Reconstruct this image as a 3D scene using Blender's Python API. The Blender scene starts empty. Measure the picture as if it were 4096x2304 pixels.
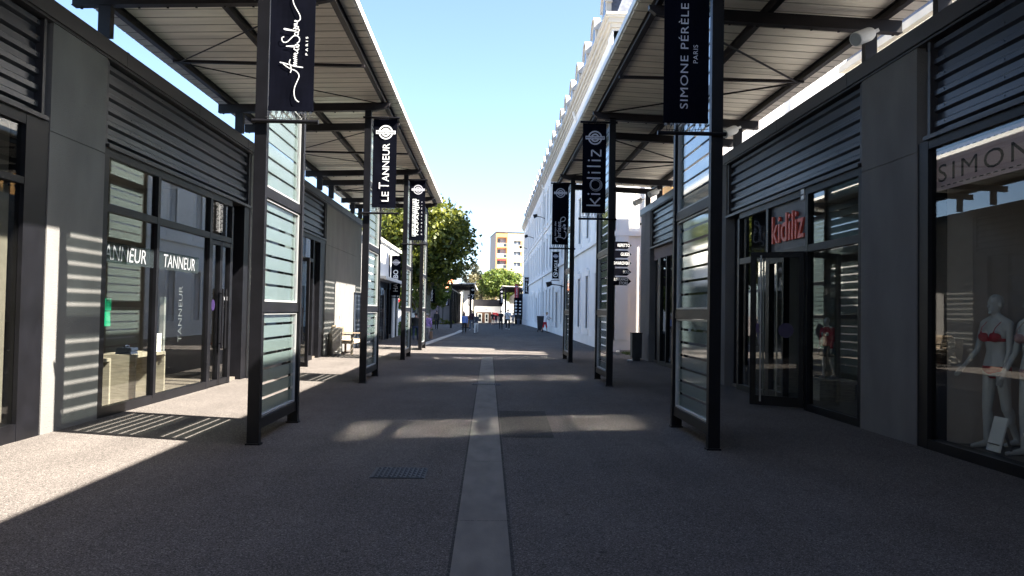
import bpy, bmesh, math, random
from mathutils import Vector, Matrix
R = random.Random(7)
SC = bpy.context.scene
COL = SC.collection
rad = math.radians

# ------------------------------------------------------------------ materials
def new_mat(name):
    m = bpy.data.materials.new(name); m.use_nodes = True
    nt = m.node_tree
    for n in list(nt.nodes): nt.nodes.remove(n)
    out = nt.nodes.new('ShaderNodeOutputMaterial')
    return m, nt, out

def mat(name, col, rough=.6, metal=0, var=.12, scale=6, bump=0, bscale=60, spec=.5, stretch=(1, 1, 1), emit=0):
    m, nt, out = new_mat(name)
    L = nt.links.new
    b = nt.nodes.new('ShaderNodeBsdfPrincipled')
    L(b.outputs[0], out.inputs[0])
    tc = nt.nodes.new('ShaderNodeTexCoord'); mp = nt.nodes.new('ShaderNodeMapping')
    mp.inputs['Scale'].default_value = stretch
    L(tc.outputs['Object'], mp.inputs[0])
    nz = nt.nodes.new('ShaderNodeTexNoise'); nz.inputs['Scale'].default_value = scale; nz.inputs['Detail'].default_value = 6
    L(mp.outputs[0], nz.inputs['Vector'])
    cr = nt.nodes.new('ShaderNodeValToRGB')
    c = Vector(col[:3])
    cr.color_ramp.elements[0].position = .3; cr.color_ramp.elements[1].position = .7
    cr.color_ramp.elements[0].color = (*(c * (1 - var)), 1); cr.color_ramp.elements[1].color = (*[min(1, x * (1 + var)) for x in c], 1)
    L(nz.outputs['Fac'], cr.inputs[0]); L(cr.outputs[0], b.inputs['Base Color'])
    b.inputs['Roughness'].default_value = rough; b.inputs['Metallic'].default_value = metal
    b.inputs['Specular IOR Level'].default_value = spec
    if bump:
        n2 = nt.nodes.new('ShaderNodeTexNoise'); n2.inputs['Scale'].default_value = bscale; n2.inputs['Detail'].default_value = 4
        L(mp.outputs[0], n2.inputs['Vector'])
        bp = nt.nodes.new('ShaderNodeBump'); bp.inputs['Strength'].default_value = bump; bp.inputs['Distance'].default_value = .01
        L(n2.outputs['Fac'], bp.inputs['Height']); L(bp.outputs[0], b.inputs['Normal'])
    if emit:
        b.inputs['Emission Color'].default_value = (*col[:3], 1); b.inputs['Emission Strength'].default_value = emit
    return m

def fresnel_fac(nt, ior=1.5):
    g = nt.nodes.new('ShaderNodeNewGeometry'); ma = nt.nodes.new('ShaderNodeMath'); ma.operation = 'MULTIPLY_ADD'
    ma.inputs[1].default_value = -(ior - 1 / ior); ma.inputs[2].default_value = ior
    nt.links.new(g.outputs['Backfacing'], ma.inputs[0])
    f = nt.nodes.new('ShaderNodeFresnel'); nt.links.new(ma.outputs[0], f.inputs['IOR'])
    return f.outputs[0]

def glass_mat(name, tint=(.86, .93, .91), rough=.0, ior=1.5):
    m, nt, out = new_mat(name); L = nt.links.new
    t = nt.nodes.new('ShaderNodeBsdfTransparent'); t.inputs[0].default_value = (*tint, 1)
    g = nt.nodes.new('ShaderNodeBsdfGlossy'); g.inputs['Roughness'].default_value = rough
    mx = nt.nodes.new('ShaderNodeMixShader')
    L(fresnel_fac(nt, ior), mx.inputs[0]); L(t.outputs[0], mx.inputs[1]); L(g.outputs[0], mx.inputs[2]); L(mx.outputs[0], out.inputs[0])
    return m

def film_mat(name, col, clear=.1):
    m, nt, out = new_mat(name); L = nt.links.new
    d = nt.nodes.new('ShaderNodeBsdfDiffuse'); t = nt.nodes.new('ShaderNodeBsdfTranslucent')
    d.inputs[0].default_value = (*col, 1); t.inputs[0].default_value = (*col, 1)
    mx = nt.nodes.new('ShaderNodeMixShader'); mx.inputs[0].default_value = .5
    L(d.outputs[0], mx.inputs[1]); L(t.outputs[0], mx.inputs[2])
    tr = nt.nodes.new('ShaderNodeBsdfTransparent'); tr.inputs[0].default_value = (.75, .86, .83, 1)
    m2 = nt.nodes.new('ShaderNodeMixShader'); m2.inputs[0].default_value = clear
    L(mx.outputs[0], m2.inputs[1]); L(tr.outputs[0], m2.inputs[2]); L(m2.outputs[0], out.inputs[0])
    return m

def leaf_mat(name, c1, c2):
    m, nt, out = new_mat(name); L = nt.links.new
    gi = nt.nodes.new('ShaderNodeNewGeometry'); cr = nt.nodes.new('ShaderNodeValToRGB')
    cr.color_ramp.elements[0].color = (*c1, 1); cr.color_ramp.elements[1].color = (*c2, 1)
    L(gi.outputs['Random Per Island'], cr.inputs[0])
    d = nt.nodes.new('ShaderNodeBsdfPrincipled'); d.inputs['Roughness'].default_value = .55
    t = nt.nodes.new('ShaderNodeBsdfTranslucent'); mx = nt.nodes.new('ShaderNodeMixShader'); mx.inputs[0].default_value = .35
    L(cr.outputs[0], d.inputs['Base Color']); L(cr.outputs[0], t.inputs[0])
    L(d.outputs[0], mx.inputs[1]); L(t.outputs[0], mx.inputs[2]); L(mx.outputs[0], out.inputs[0])
    return m

def ground_mat(name, base, dark, light, scale, bump=.5, big=.25, rough=.85):
    """exposed aggregate: small stones of mixed tone, with broad worn blotches"""
    m, nt, out = new_mat(name); L = nt.links.new
    b = nt.nodes.new('ShaderNodeBsdfPrincipled'); L(b.outputs[0], out.inputs[0])
    b.inputs['Roughness'].default_value = rough; b.inputs['Specular IOR Level'].default_value = .04
    tc = nt.nodes.new('ShaderNodeTexCoord')
    vo = nt.nodes.new('ShaderNodeTexVoronoi'); vo.inputs['Scale'].default_value = scale; L(tc.outputs['Object'], vo.inputs['Vector'])
    sep = nt.nodes.new('ShaderNodeSeparateColor'); L(vo.outputs['Color'], sep.inputs[0])
    cr = nt.nodes.new('ShaderNodeValToRGB'); e = cr.color_ramp.elements
    e[0].color = (*dark, 1); e[1].color = (*light, 1); e[0].position = .05; e[1].position = 1
    k = cr.color_ramp.elements.new(.5); k.color = (*base, 1)
    k = cr.color_ramp.elements.new(.8); k.color = (*base, 1)
    L(sep.outputs[0], cr.inputs[0])
    nz = nt.nodes.new('ShaderNodeTexNoise'); nz.inputs['Scale'].default_value = .45; nz.inputs['Detail'].default_value = 8; nz.inputs['Roughness'].default_value = .65
    L(tc.outputs['Object'], nz.inputs['Vector'])
    mr = nt.nodes.new('ShaderNodeMapRange'); mr.inputs[1].default_value = .3; mr.inputs[2].default_value = .7
    mr.inputs[3].default_value = 1 - big; mr.inputs[4].default_value = 1 + big * .6
    L(nz.outputs['Fac'], mr.inputs[0])
    v2 = nt.nodes.new('ShaderNodeTexVoronoi'); v2.inputs['Scale'].default_value = 1.7; L(tc.outputs['Object'], v2.inputs['Vector'])   # trodden gum and drips
    n3 = nt.nodes.new('ShaderNodeTexNoise'); n3.inputs['Scale'].default_value = 14; L(tc.outputs['Object'], n3.inputs['Vector'])
    ad = nt.nodes.new('ShaderNodeMath'); ad.operation = 'MULTIPLY_ADD'; ad.inputs[1].default_value = .05; L(n3.outputs['Fac'], ad.inputs[0]); L(v2.outputs['Distance'], ad.inputs[2])
    m2 = nt.nodes.new('ShaderNodeMapRange'); m2.inputs[1].default_value = .06; m2.inputs[2].default_value = .085; m2.inputs[3].default_value = .62; m2.inputs[4].default_value = 1
    L(ad.outputs[0], m2.inputs[0])
    n4 = nt.nodes.new('ShaderNodeTexNoise'); n4.inputs['Scale'].default_value = 1; n4.inputs['Detail'].default_value = 5
    mp = nt.nodes.new('ShaderNodeMapping'); mp.inputs['Scale'].default_value = (2.2, .16, 1); L(tc.outputs['Object'], mp.inputs[0]); L(mp.outputs[0], n4.inputs['Vector'])   # worn lanes along the street
    m3 = nt.nodes.new('ShaderNodeMapRange'); m3.inputs[1].default_value = .35; m3.inputs[2].default_value = .65; m3.inputs[3].default_value = .94; m3.inputs[4].default_value = 1.06
    L(n4.outputs['Fac'], m3.inputs[0])
    q1 = nt.nodes.new('ShaderNodeMath'); q1.operation = 'MULTIPLY'; L(m2.outputs[0], q1.inputs[0]); L(m3.outputs[0], q1.inputs[1])
    q2 = nt.nodes.new('ShaderNodeMath'); q2.operation = 'MULTIPLY'; L(mr.outputs[0], q2.inputs[0]); L(q1.outputs[0], q2.inputs[1])
    mu = nt.nodes.new('ShaderNodeVectorMath'); mu.operation = 'SCALE'
    L(cr.outputs[0], mu.inputs[0]); L(q2.outputs[0], mu.inputs['Scale']); L(mu.outputs[0], b.inputs['Base Color'])
    bp = nt.nodes.new('ShaderNodeBump'); bp.inputs['Strength'].default_value = bump; bp.inputs['Distance'].default_value = .006; bp.invert = True
    L(vo.outputs['Distance'], bp.inputs['Height']); L(bp.outputs[0], b.inputs['Normal'])
    return m

M = {}
M['ground'] = ground_mat('aggregate_paving', (.108, .096, .089), (.043, .039, .037), (.23, .207, .19), 130, .3, .2)
M['asphalt'] = ground_mat('asphalt', (.105, .1, .096), (.06, .058, .056), (.19, .18, .17), 110, .5)
M['patch'] = ground_mat('asphalt_repair', (.06, .056, .052), (.03, .03, .03), (.12, .11, .1), 90, .5)
M['concrete'] = mat('concrete', (.13, .116, .1), .85, var=.22, scale=5, bump=.25, bscale=90, stretch=(1, .35, 1))
M['kerb'] = mat('kerb_stone', (.42, .39, .35), .8, var=.1)
M['plaster'] = mat('grey_render', (.15, .145, .14), .92, var=.12, stretch=(1, 1, .5), scale=1.8, bump=.9, bscale=130, spec=.2)
M['steel'] = mat('dark_steel_paint', (.004, .004, .0055), .42, var=.4, scale=3, bump=.03, bscale=25, spec=.22)
M['brown_steel'] = mat('brown_steel_paint', (.014, .011, .012), .45, var=.3, scale=3, spec=.3)
M['coping'] = mat('coping_metal', (.018, .016, .019), .42, var=.2, scale=1.5, stretch=(1, .3, 1))
M['cladding'] = mat('ribbed_cladding', (.026, .028, .036), .32, metal=.2, var=.15, scale=1.2, stretch=(1, .4, 3))
M['alu'] = mat('aluminium', (.33, .34, .34), .45, metal=.3, var=.06)
M['chrome'] = mat('brushed_steel', (.3, .3, .3), .35, metal=1, var=.1)
M['deck'] = mat('cream_roof_sheet', (.84, .79, .69), .6, var=.14, scale=1.3, stretch=(.5, 2, 1))
M['groove'] = mat('roof_sheet_joint', (.45, .41, .35), .7)
M['trim'] = mat('white_edge_trim', (.75, .74, .7), .5, var=.05)
M['glass'] = glass_mat('clear_glass', rough=.06, ior=2.5, tint=(.92, .95, .95))
M['shopglass'] = glass_mat('shop_glass', (.87, .88, .86))
M['film'] = film_mat('frosted_film', (.47, .555, .535))
M['band'] = film_mat('grey_window_band', (.06, .075, .085), .6)
M['cloth'] = mat('black_banner_cloth', (.002, .0024, .0058), .85, var=.25, scale=3, spec=.04)
M['redcloth'] = mat('red_banner_cloth', (.42, .012, .025), .7)
M['white'] = mat('white_lettering', (.78, .78, .78), .6, var=.02)
M['greyletter'] = mat('grey_lettering', (.42, .42, .46), .6, var=.02)
M['darkletter'] = mat('dark_lettering', (.03, .028, .03), .6, var=.02)
M['rope'] = mat('black_cord', (.02, .02, .02), .8)
M['wallwhite'] = mat('white_painted_wall', (.84, .83, .8), .85, var=.05, scale=.6, bump=.15, bscale=30, stretch=(1, 1, .4))
M['moulding'] = mat('cream_moulding', (.56, .53, .47), .8, var=.08, scale=1.5)
M['slate'] = mat('roof_slate', (.09, .1, .13), .5, var=.35, scale=5)
M['window'] = mat('dark_window', (.03, .04, .05), .08, var=.3, scale=.5, spec=.8)
M['shutwin'] = mat('blue_grey_blind', (.42, .46, .52), .6, var=.06)
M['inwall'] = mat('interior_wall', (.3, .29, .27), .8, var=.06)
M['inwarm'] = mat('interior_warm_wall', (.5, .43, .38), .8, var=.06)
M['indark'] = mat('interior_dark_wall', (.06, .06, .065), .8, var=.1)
M['infloor'] = mat('interior_floor', (.14, .12, .1), .45, var=.2, stretch=(1, 6, 1))
M['wood'] = mat('grey_wood', (.3, .27, .22), .6, var=.25, scale=6, stretch=(1, 1, 8))
M['teak'] = mat('weathered_teak', (.30, .235, .17), .75, var=.25, scale=8, stretch=(6, 1, 6))
M['orange'] = mat('orange_leather', (.75, .2, .03), .5)
M['green'] = mat('green_leather', (.0, .2, .1), .5)
M['tan'] = mat('tan_leather', (.5, .36, .16), .5)
M['navy'] = mat('navy_leather', (.02, .03, .06), .5)
M['card'] = mat('white_card', (.85, .85, .83), .7, var=.02)
M['bin'] = mat('bin_metal', (.3, .28, .25), .45, metal=.3, var=.1)
M['bindark'] = mat('dark_bin_metal', (.03, .03, .034), .45, var=.2)
M['iron'] = mat('cast_iron', (.02, .02, .022), .6, metal=.2, var=.25, scale=20)
M['mannequin'] = mat('mannequin_grey', (.62, .63, .61), .55, var=.03)
M['redfab'] = mat('red_fabric', (.45, .01, .03), .7)
M['wine'] = mat('wine_fabric', (.12, .006, .02), .8)
M['pink'] = mat('dusty_pink_panel', (.42, .25, .25), .6)
M['signpink'] = mat('pinkish_sign_band', (.66, .48, .48), .7, var=.03)
M['redletter'] = mat('red_lettering', (.62, .085, .05), .45, var=.02)
M['apt'] = mat('pale_yellow_render', (.78, .66, .42), .9, var=.04, scale=.2)
M['aptbeige_shade'] = mat('beige_shade_render', (.56, .5, .42), .9, var=.04, scale=.2)  # balcony beige; on the side walls, shade put into the colour
M['aptorange'] = mat('orange_render', (.78, .36, .14), .9, var=.04)
M['tile'] = mat('red_roof_tile', (.5, .16, .07), .8, var=.2, scale=8)
M['ochre'] = mat('ochre_shutter', (.5, .26, .07), .7, var=.12)
M['bark'] = mat('plane_bark', (.2, .19, .14), .9, var=.35, scale=6, bump=.4, bscale=14)
M['leaf'] = leaf_mat('plane_leaf', (.026, .05, .008), (.19, .2, .024))
M['leaf2'] = leaf_mat('light_leaf', (.05, .1, .015), (.2, .24, .04))
M['leaf3'] = leaf_mat('olive_leaf', (.09, .085, .035), (.2, .17, .08))
M['pine'] = leaf_mat('pine_needle', (.025, .035, .018), (.06, .065, .04))
M['grass'] = leaf_mat('grass_blade', (.04, .07, .015), (.11, .14, .04))
M['purple'] = mat('purple_sticker', (.014, .006, .04), .5)
M['lampglow'] = mat('lit_copper_lamp', (1, .42, .16), .5, emit=2.5)
M['lampwhite'] = mat('white_lamp_housing', (.66, .65, .62), .4, var=.04)
M['cardboard'] = mat('brown_cardboard', (.22, .14, .09), .8)
M['red'] = mat('red_sign_face', (.65, .015, .02), .5)
M['poster'] = mat('poster_print', (.1, .08, .09), .4, var=.8, scale=1.5)
def cmat(name, c, rough=.8, var=.12, scale=8):
    if name not in M: M[name] = mat(name, c, rough, var=var, scale=scale)
    return M[name]

# ------------------------------------------------------------------ mesh builder
class MB:
    def __init__(s, f=None): s.v = []; s.f = []; s.m = []; s.fn = f; s.cur = 0
    def add(s, vs, fs):
        b = len(s.v)
        s.v += [Vector(s.fn(*p)) if s.fn else Vector(p) for p in vs]
        s.f += [tuple(b + i for i in f) for f in fs]; s.m += [s.cur] * len(fs)
        return s
    def box(s, a0, a1, b0, b1, c0, c1):
        s.add([(a0, b0, c0), (a1, b0, c0), (a1, b1, c0), (a0, b1, c0), (a0, b0, c1), (a1, b0, c1), (a1, b1, c1), (a0, b1, c1)],
              [(0, 3, 2, 1), (4, 5, 6, 7), (0, 1, 5, 4), (1, 2, 6, 5), (2, 3, 7, 6), (3, 0, 4, 7)]); return s
    def prism(s, poly, d0, d1, order):
        """poly in 2D, extruded d0..d1; order maps (p, q, d) to a 3-tuple"""
        n = len(poly)
        s.add([order(p, q, d0) for p, q in poly] + [order(p, q, d1) for p, q in poly],
              [tuple(range(n))[::-1], tuple(range(n, 2 * n))] + [(i, (i + 1) % n, n + (i + 1) % n, n + i) for i in range(n)]); return s
    def tube(s, pts, rs, n=8, cap=True):
        pts = [Vector(p) for p in pts]
        if not hasattr(rs, '__len__'): rs = [rs] * len(pts)
        vs = []; fs = []
        t0 = (pts[1] - pts[0]).normalized()
        ref = Vector((0, 0, 1)) if abs(t0.z) < .9 else Vector((1, 0, 0))
        for i, p in enumerate(pts):
            t = (pts[min(i + 1, len(pts) - 1)] - pts[max(i - 1, 0)]).normalized()
            u = t.cross(ref).normalized(); w = u.cross(t)
            for k in range(n):
                a = 2 * math.pi * k / n
                vs.append(tuple(p + (u * math.cos(a) + w * math.sin(a)) * rs[i]))
        for i in range(len(pts) - 1):
            for k in range(n): fs.append((i * n + k, i * n + (k + 1) % n, (i + 1) * n + (k + 1) % n, (i + 1) * n + k))
        if cap: fs += [tuple(range(n))[::-1], tuple((len(pts) - 1) * n + k for k in range(n))]
        return s.add(vs, fs)
    def capsule(s, p, q, r1, r2, n=10):
        p, q = Vector(p), Vector(q); t = (q - p).normalized()
        pts, rs = [], []
        for a in (-80, -45, -15): pts.append(p + t * r1 * math.sin(rad(a))); rs.append(r1 * math.cos(rad(a)))
        for a in (15, 45, 80): pts.append(q + t * r2 * math.sin(rad(a))); rs.append(r2 * math.cos(rad(a)))
        return s.tube(pts, rs, n)
    def ell(s, c, r, n=12, m=8, rot=None):
        c = Vector(c); vs = []; fs = []
        for i in range(m + 1):
            th = math.pi * (i + .02 if i == 0 else i - .02 if i == m else i) / m
            for k in range(n):
                a = 2 * math.pi * k / n
                d = Vector((r[0] * math.sin(th) * math.cos(a), r[1] * math.sin(th) * math.sin(a), r[2] * math.cos(th)))
                if rot: d = rot @ d
                vs.append(tuple(c + d))
        for i in range(m):
            for k in range(n): fs.append((i * n + k, (i + 1) * n + k, (i + 1) * n + (k + 1) % n, i * n + (k + 1) % n))
        fs += [tuple(range(n)), tuple(m * n + k for k in range(n))[::-1]]
        return s.add(vs, fs)
    def loft(s, secs, n=16):
        """secs: (cx, cy, z, rx, ry)"""
        vs = []; fs = []
        for cx, cy, z, rx, ry in secs:
            for k in range(n):
                a = 2 * math.pi * k / n; vs.append((cx + rx * math.cos(a), cy + ry * math.sin(a), z))
        for i in range(len(secs) - 1):
            for k in range(n): fs.append((i * n + k, i * n + (k + 1) % n, (i + 1) * n + (k + 1) % n, (i + 1) * n + k))
        fs += [tuple(range(n))[::-1], tuple((len(secs) - 1) * n + k for k in range(n))]
        return s.add(vs, fs)
    def bar(s, p, q, w, h):
        p, q = Vector(p), Vector(q); t = (q - p).normalized()
        ref = Vector((0, 0, 1)) if abs(t.z) < .9 else Vector((0, 1, 0))
        u = t.cross(ref).normalized() * w / 2; k = u.cross(t).normalized() * h / 2
        vs = [tuple(e + a * u + b * k) for e in (p, q) for a, b in ((-1, -1), (1, -1), (1, 1), (-1, 1))]
        return s.add(vs, [(3, 2, 1, 0), (4, 5, 6, 7), (0, 1, 5, 4), (1, 2, 6, 5), (2, 3, 7, 6), (3, 0, 4, 7)])
    def ribbon(s, pts, w, fr, off=0):
        """flat stroke of width w along 2D points; fr maps (a, b, n) to 3D"""
        P = [Vector(p) for p in pts]; vs = []; fs = []
        W = w if hasattr(w, '__len__') else [w] * len(P)
        for i, p in enumerate(P):
            t = (P[min(i + 1, len(P) - 1)] - P[max(i - 1, 0)])
            t = t.normalized() if t.length > 1e-9 else Vector((1, 0))
            nn = Vector((-t.y, t.x)) * W[i] / 2
            vs += [fr(p.x + nn.x, p.y + nn.y, off), fr(p.x - nn.x, p.y - nn.y, off)]
        for i in range(len(P) - 1): fs.append((2 * i, 2 * i + 1, 2 * i + 3, 2 * i + 2))
        return s.add(vs, fs)
    def build(s, name, mats, parent=None, smooth=False, recalc=True, remesh=0, sm=3):
        mats = mats if isinstance(mats, (list, tuple)) else [mats]
        me = bpy.data.meshes.new(name)
        o = Vector((0, 0, 0)); p = parent
        while p is not None: o = o + p.location; p = p.parent
        me.from_pydata([tuple(v - o) for v in s.v], [], s.f)
        for m in mats: me.materials.append(m)
        me.polygons.foreach_set('material_index', s.m)
        if recalc:
            bm = bmesh.new(); bm.from_mesh(me); bmesh.ops.recalc_face_normals(bm, faces=bm.faces[:]); bm.to_mesh(me); bm.free()
        ob = bpy.data.objects.new(name, me); COL.objects.link(ob)
        if remesh:
            md = ob.modifiers.new('r', 'REMESH'); md.mode = 'VOXEL'; md.voxel_size = remesh; md.use_smooth_shade = True
            if sm: m2 = ob.modifiers.new('s', 'SMOOTH'); m2.factor = .5; m2.iterations = sm
            dg = bpy.context.evaluated_depsgraph_get()
            nm = bpy.data.meshes.new_from_object(ob.evaluated_get(dg)); nm.name = name
            if not nm.materials: nm.materials.append(mats[0])
            ob.modifiers.clear(); ob.data = nm; bpy.data.meshes.remove(me); me = nm; smooth = True
        if smooth: me.polygons.foreach_set('use_smooth', [True] * len(me.polygons))
        if parent is not None: ob.parent = parent
        return ob

def tag(o, label, cat, group=None, kind=None):
    o['label'] = label; o['category'] = cat
    if group: o['group'] = group
    if kind: o['kind'] = kind
    return o
def thing(name, label, cat, loc=(0, 0, 0), group=None):
    o = bpy.data.objects.new(name, None); COL.objects.link(o); o.location = loc; o.empty_display_size = .1
    return tag(o, label, cat, group)
def struct(name, mb, m, kind='structure', **k):
    o = mb.build(name, m, **k); o['kind'] = kind; return o
def dup(o, parent=None):
    c = o.copy(); COL.objects.link(c); c.parent = parent
    for ch in list(o.children): dup(ch, c)
    return c

_T = {}
def text_data(s, bold=0, shear=0, space=1.0):
    k = (s, bold, shear, space)
    if k in _T: return _T[k]
    cu = bpy.data.curves.new('text', 'FONT'); cu.body = s; cu.size = 1; cu.offset = bold; cu.shear = shear; cu.space_character = space; cu.resolution_u = 3
    ob = bpy.data.objects.new('text', cu); COL.objects.link(ob)
    dg = bpy.context.evaluated_depsgraph_get(); dg.update()
    me = bpy.data.meshes.new_from_object(ob.evaluated_get(dg))
    vs = [v.co.copy() for v in me.vertices]; fs = [tuple(p.vertices) for p in me.polygons]
    bpy.data.objects.remove(ob); bpy.data.curves.remove(cu); bpy.data.meshes.remove(me)
    x0 = min(v.x for v in vs); x1 = max(v.x for v in vs); y0 = min(v.y for v in vs); y1 = max(v.y for v in vs)
    _T[k] = ([((v.x - x0) / (x1 - x0), (v.y - y0) / (y1 - y0)) for v in vs], fs)
    return _T[k]
def put_text(mb, s, fr, a0, a1, b0, b1, off=0, depth=0, **k):
    """fit s in a0..a1 (reading direction) x b0..b1 (up) of frame fr(a, b, n)"""
    vs, fs = text_data(s, **k)
    P = [fr(a0 + (a1 - a0) * x, b0 + (b1 - b0) * y, off) for x, y in vs]
    mb.add(P, fs)
    if depth:
        Q = [fr(a0 + (a1 - a0) * x, b0 + (b1 - b0) * y, off + depth) for x, y in vs]
        mb.add(Q, fs)
        ed = {}
        for f in fs:
            for i in range(len(f)):
                e = (f[i], f[(i + 1) % len(f)]); ed[tuple(sorted(e))] = ed.get(tuple(sorted(e)), 0) + 1
        for (a, b), c in ed.items():
            if c == 1: mb.add([P[a], P[b], Q[b], Q[a]], [(0, 1, 2, 3)])
def ring(mb, fr, ca, cb, r0, r1, off=0, n=28):
    vs = []; fs = []
    for k in range(n):
        a = 2 * math.pi * k / n
        for r in (r0, r1): vs.append(fr(ca + r * math.cos(a), cb + r * math.sin(a), off))
    for k in range(n): fs.append((2 * k, 2 * k + 1, (2 * k + 3) % (2 * n), (2 * k + 2) % (2 * n)))
    mb.add(vs, fs)
def rect(mb, fr, a0, a1, b0, b1, off=0): mb.add([fr(a0, b0, off), fr(a1, b0, off), fr(a1, b1, off), fr(a0, b1, off)], [(0, 1, 2, 3)])

def gz(y): return 0 if y < 50 else -.00006 * (min(y, 190) - 50) ** 2

# ------------------------------------------------------------------ camera, sun, sky
cam = bpy.data.cameras.new('camera'); co = bpy.data.objects.new('camera', cam); COL.objects.link(co); SC.camera = co
cr_, cu_, cf_ = Vector((0.99943418, -0.02875727, 0.0174453)), Vector((-0.01825182, -0.02802616, 0.99944055)), Vector((0.02825226, 0.99919345, 0.02853517))
co.matrix_world = Matrix(((cr_.x, cu_.x, -cf_.x, 0), (cr_.y, cu_.y, -cf_.y, 0), (cr_.z, cu_.z, -cf_.z, 1.6), (0, 0, 0, 1)))
cam.sensor_width = 36; cam.lens = 36 * 2050 / 2576; cam.clip_end = 3000; cam.clip_start = .05
SUN = Vector((1, -.31, 1.12)).normalized()
sl = bpy.data.lights.new('sun', 'SUN'); sl.energy = 5.0; sl.angle = rad(.53); sl.color = (1, .93, .82)
so = bpy.data.objects.new('sun', sl); COL.objects.link(so); so.rotation_euler = SUN.to_track_quat('Z', 'Y').to_euler(); so.location = (20, -10, 40)
w = bpy.data.worlds.new('World'); SC.world = w; w.use_nodes = True
nt = w.node_tree; bg = nt.nodes['Background']
sky = nt.nodes.new('ShaderNodeTexSky'); sky.sky_type = 'NISHITA'; sky.sun_disc = False
sky.sun_elevation = math.asin(SUN.z); sky.sun_rotation = math.atan2(SUN.x, SUN.y)
sky.air_density = .75; sky.dust_density = 1.5; sky.ozone_density = 2.5; sky.altitude = 200
nt.links.new(sky.outputs[0], bg.inputs[0]); bg.inputs[1].default_value = .06
vs_ = SC.view_settings; vs_.view_transform = 'Standard'; vs_.look = 'None'; vs_.gamma = 1; vs_.exposure = 2.9
SC.display_settings.display_device = 'sRGB'
cy = SC.cycles
cy.max_bounces = 10; cy.diffuse_bounces = 4; cy.glossy_bounces = 5; cy.transparent_max_bounces = 24; cy.transmission_bounces = 4
cy.caustics_reflective = True; cy.blur_glossy = 0.0; cy.use_guiding = True; cy.use_surface_guiding = True; cy.guiding_training_samples = 48; cy.surface_guiding_probability = .75; cy.use_denoising = True; cy.sample_clamp_indirect = 50

# ------------------------------------------------------------------ ground
ys = [-60, -30, 0, 20, 40, 50] + list(range(55, 195, 5)) + [260, 700, 2500]
xs = [-2500, -300, -60, -12, 0, 12, 60, 300, 2500]
mb = MB(); mb.add([(x, y, gz(y)) for y in ys for x in xs], [(j * 9 + i, j * 9 + i + 1, (j + 1) * 9 + i + 1, (j + 1) * 9 + i) for j in range(len(ys) - 1) for i in range(8)])
struct('ground', mb, M['ground'], recalc=False)
mb = MB(); yy = [34.6] + [y for y in ys if 40 <= y <= 260]
mb.add([(x, y, gz(y) + .004 + (.002 if y == 0 else 0)) for y in yy for x in (-2.2 - .0, 5.2)], [(2 * j, 2 * j + 1, 2 * j + 3, 2 * j + 2) for j in range(len(yy) - 1)])
struct('road', mb, M['asphalt'], recalc=False)
# drainage channel down the middle: a shallow dished strip of concrete slabs
mb = MB()
y = -30.5
while y < 28.2:
    y1 = y + 2.45
    pr = [(-.205, .007), (-.13, .0065), (-.06, .0055), (-.01, .005), (.04, .0055), (.1, .0065), (.17, .007)]
    mb.add([(px, yy_, pz) for yy_ in (y, y1 - .012) for px, pz in pr], [(i, i + 1, i + 8, i + 7) for i in range(6)])
    y = y1
struct('gutter', mb, M['concrete'], recalc=False, smooth=True)
mb = MB()
for x in (-.215, .18): mb.box(x - .01, x + .012, -30, 28.2, -.01, .005)
struct('gutter_joint', mb, M['patch'])
mb = MB(); mb.add([(.2, 10.35, .006), (.86, 10.35, .006), (.93, 13.1, .006), (.2, 13.1, .006)], [(0, 1, 2, 3)])
struct('road_patch', mb, M['patch'], recalc=False)
mb = MB()
for (a, b) in (((-2.9, 36.1), (-2.1, 58)), ((-2.1, 58), (-2.05, 66))):
    za, zb = gz(a[1]), gz(b[1])
    mb.add([(a[0] - .25, a[1], za - .01), (a[0] + .1, a[1], za - .01), (b[0] + .1, b[1], zb - .01), (b[0] - .25, b[1], zb - .01),
            (a[0] - .25, a[1], za + .03), (a[0] + .1, a[1], za + .03), (b[0] + .1, b[1], zb + .03), (b[0] - .25, b[1], zb + .03)],
           [(0, 3, 2, 1), (4, 5, 6, 7), (0, 1, 5, 4), (1, 2, 6, 5), (2, 3, 7, 6), (3, 0, 4, 7)])
struct('kerb', mb, M['kerb'])
# manhole cover
t = thing('manhole_cover', 'square cast iron manhole cover set in the paving left of the gutter', 'manhole cover', (-.84, 8.04, 0))
MB().box(-1.1, -.58, 7.78, 8.3, -.02, .006).build('frame', M['iron'], t)
mb = MB(); mb.box(-1.085, -.595, 7.795, 8.285, -.01, .009)
for i in range(11):
    for j in range(9):
        x = -1.065 + i * .0445; yv = 7.82 + j * .053
        mb.box(x, x + (.03 if (i + j) % 2 else .014), yv, yv + (.016 if (i + j) % 2 else .038), .009, .013)
mb.build('lid', M['iron'], t)
t = thing('drain_grate', 'narrow slotted drain grate crossing the concrete gutter', 'drain grate', (-.02, 17.75, 0))
mb = MB(); mb.box(-.33, .29, 17.62, 17.64, -.02, .012); mb.box(-.33, .29, 17.86, 17.88, -.02, .012)
for i in range(13): x = -.33 + i * .05; mb.box(x, x + .022, 17.64, 17.86, -.02, .012)
mb.build('grate', M['iron'], t)
mb = MB(); mb.box(-.32, .28, 17.645, 17.855, -.03, .0075); mb.build('pit', M['patch'], t)

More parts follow.
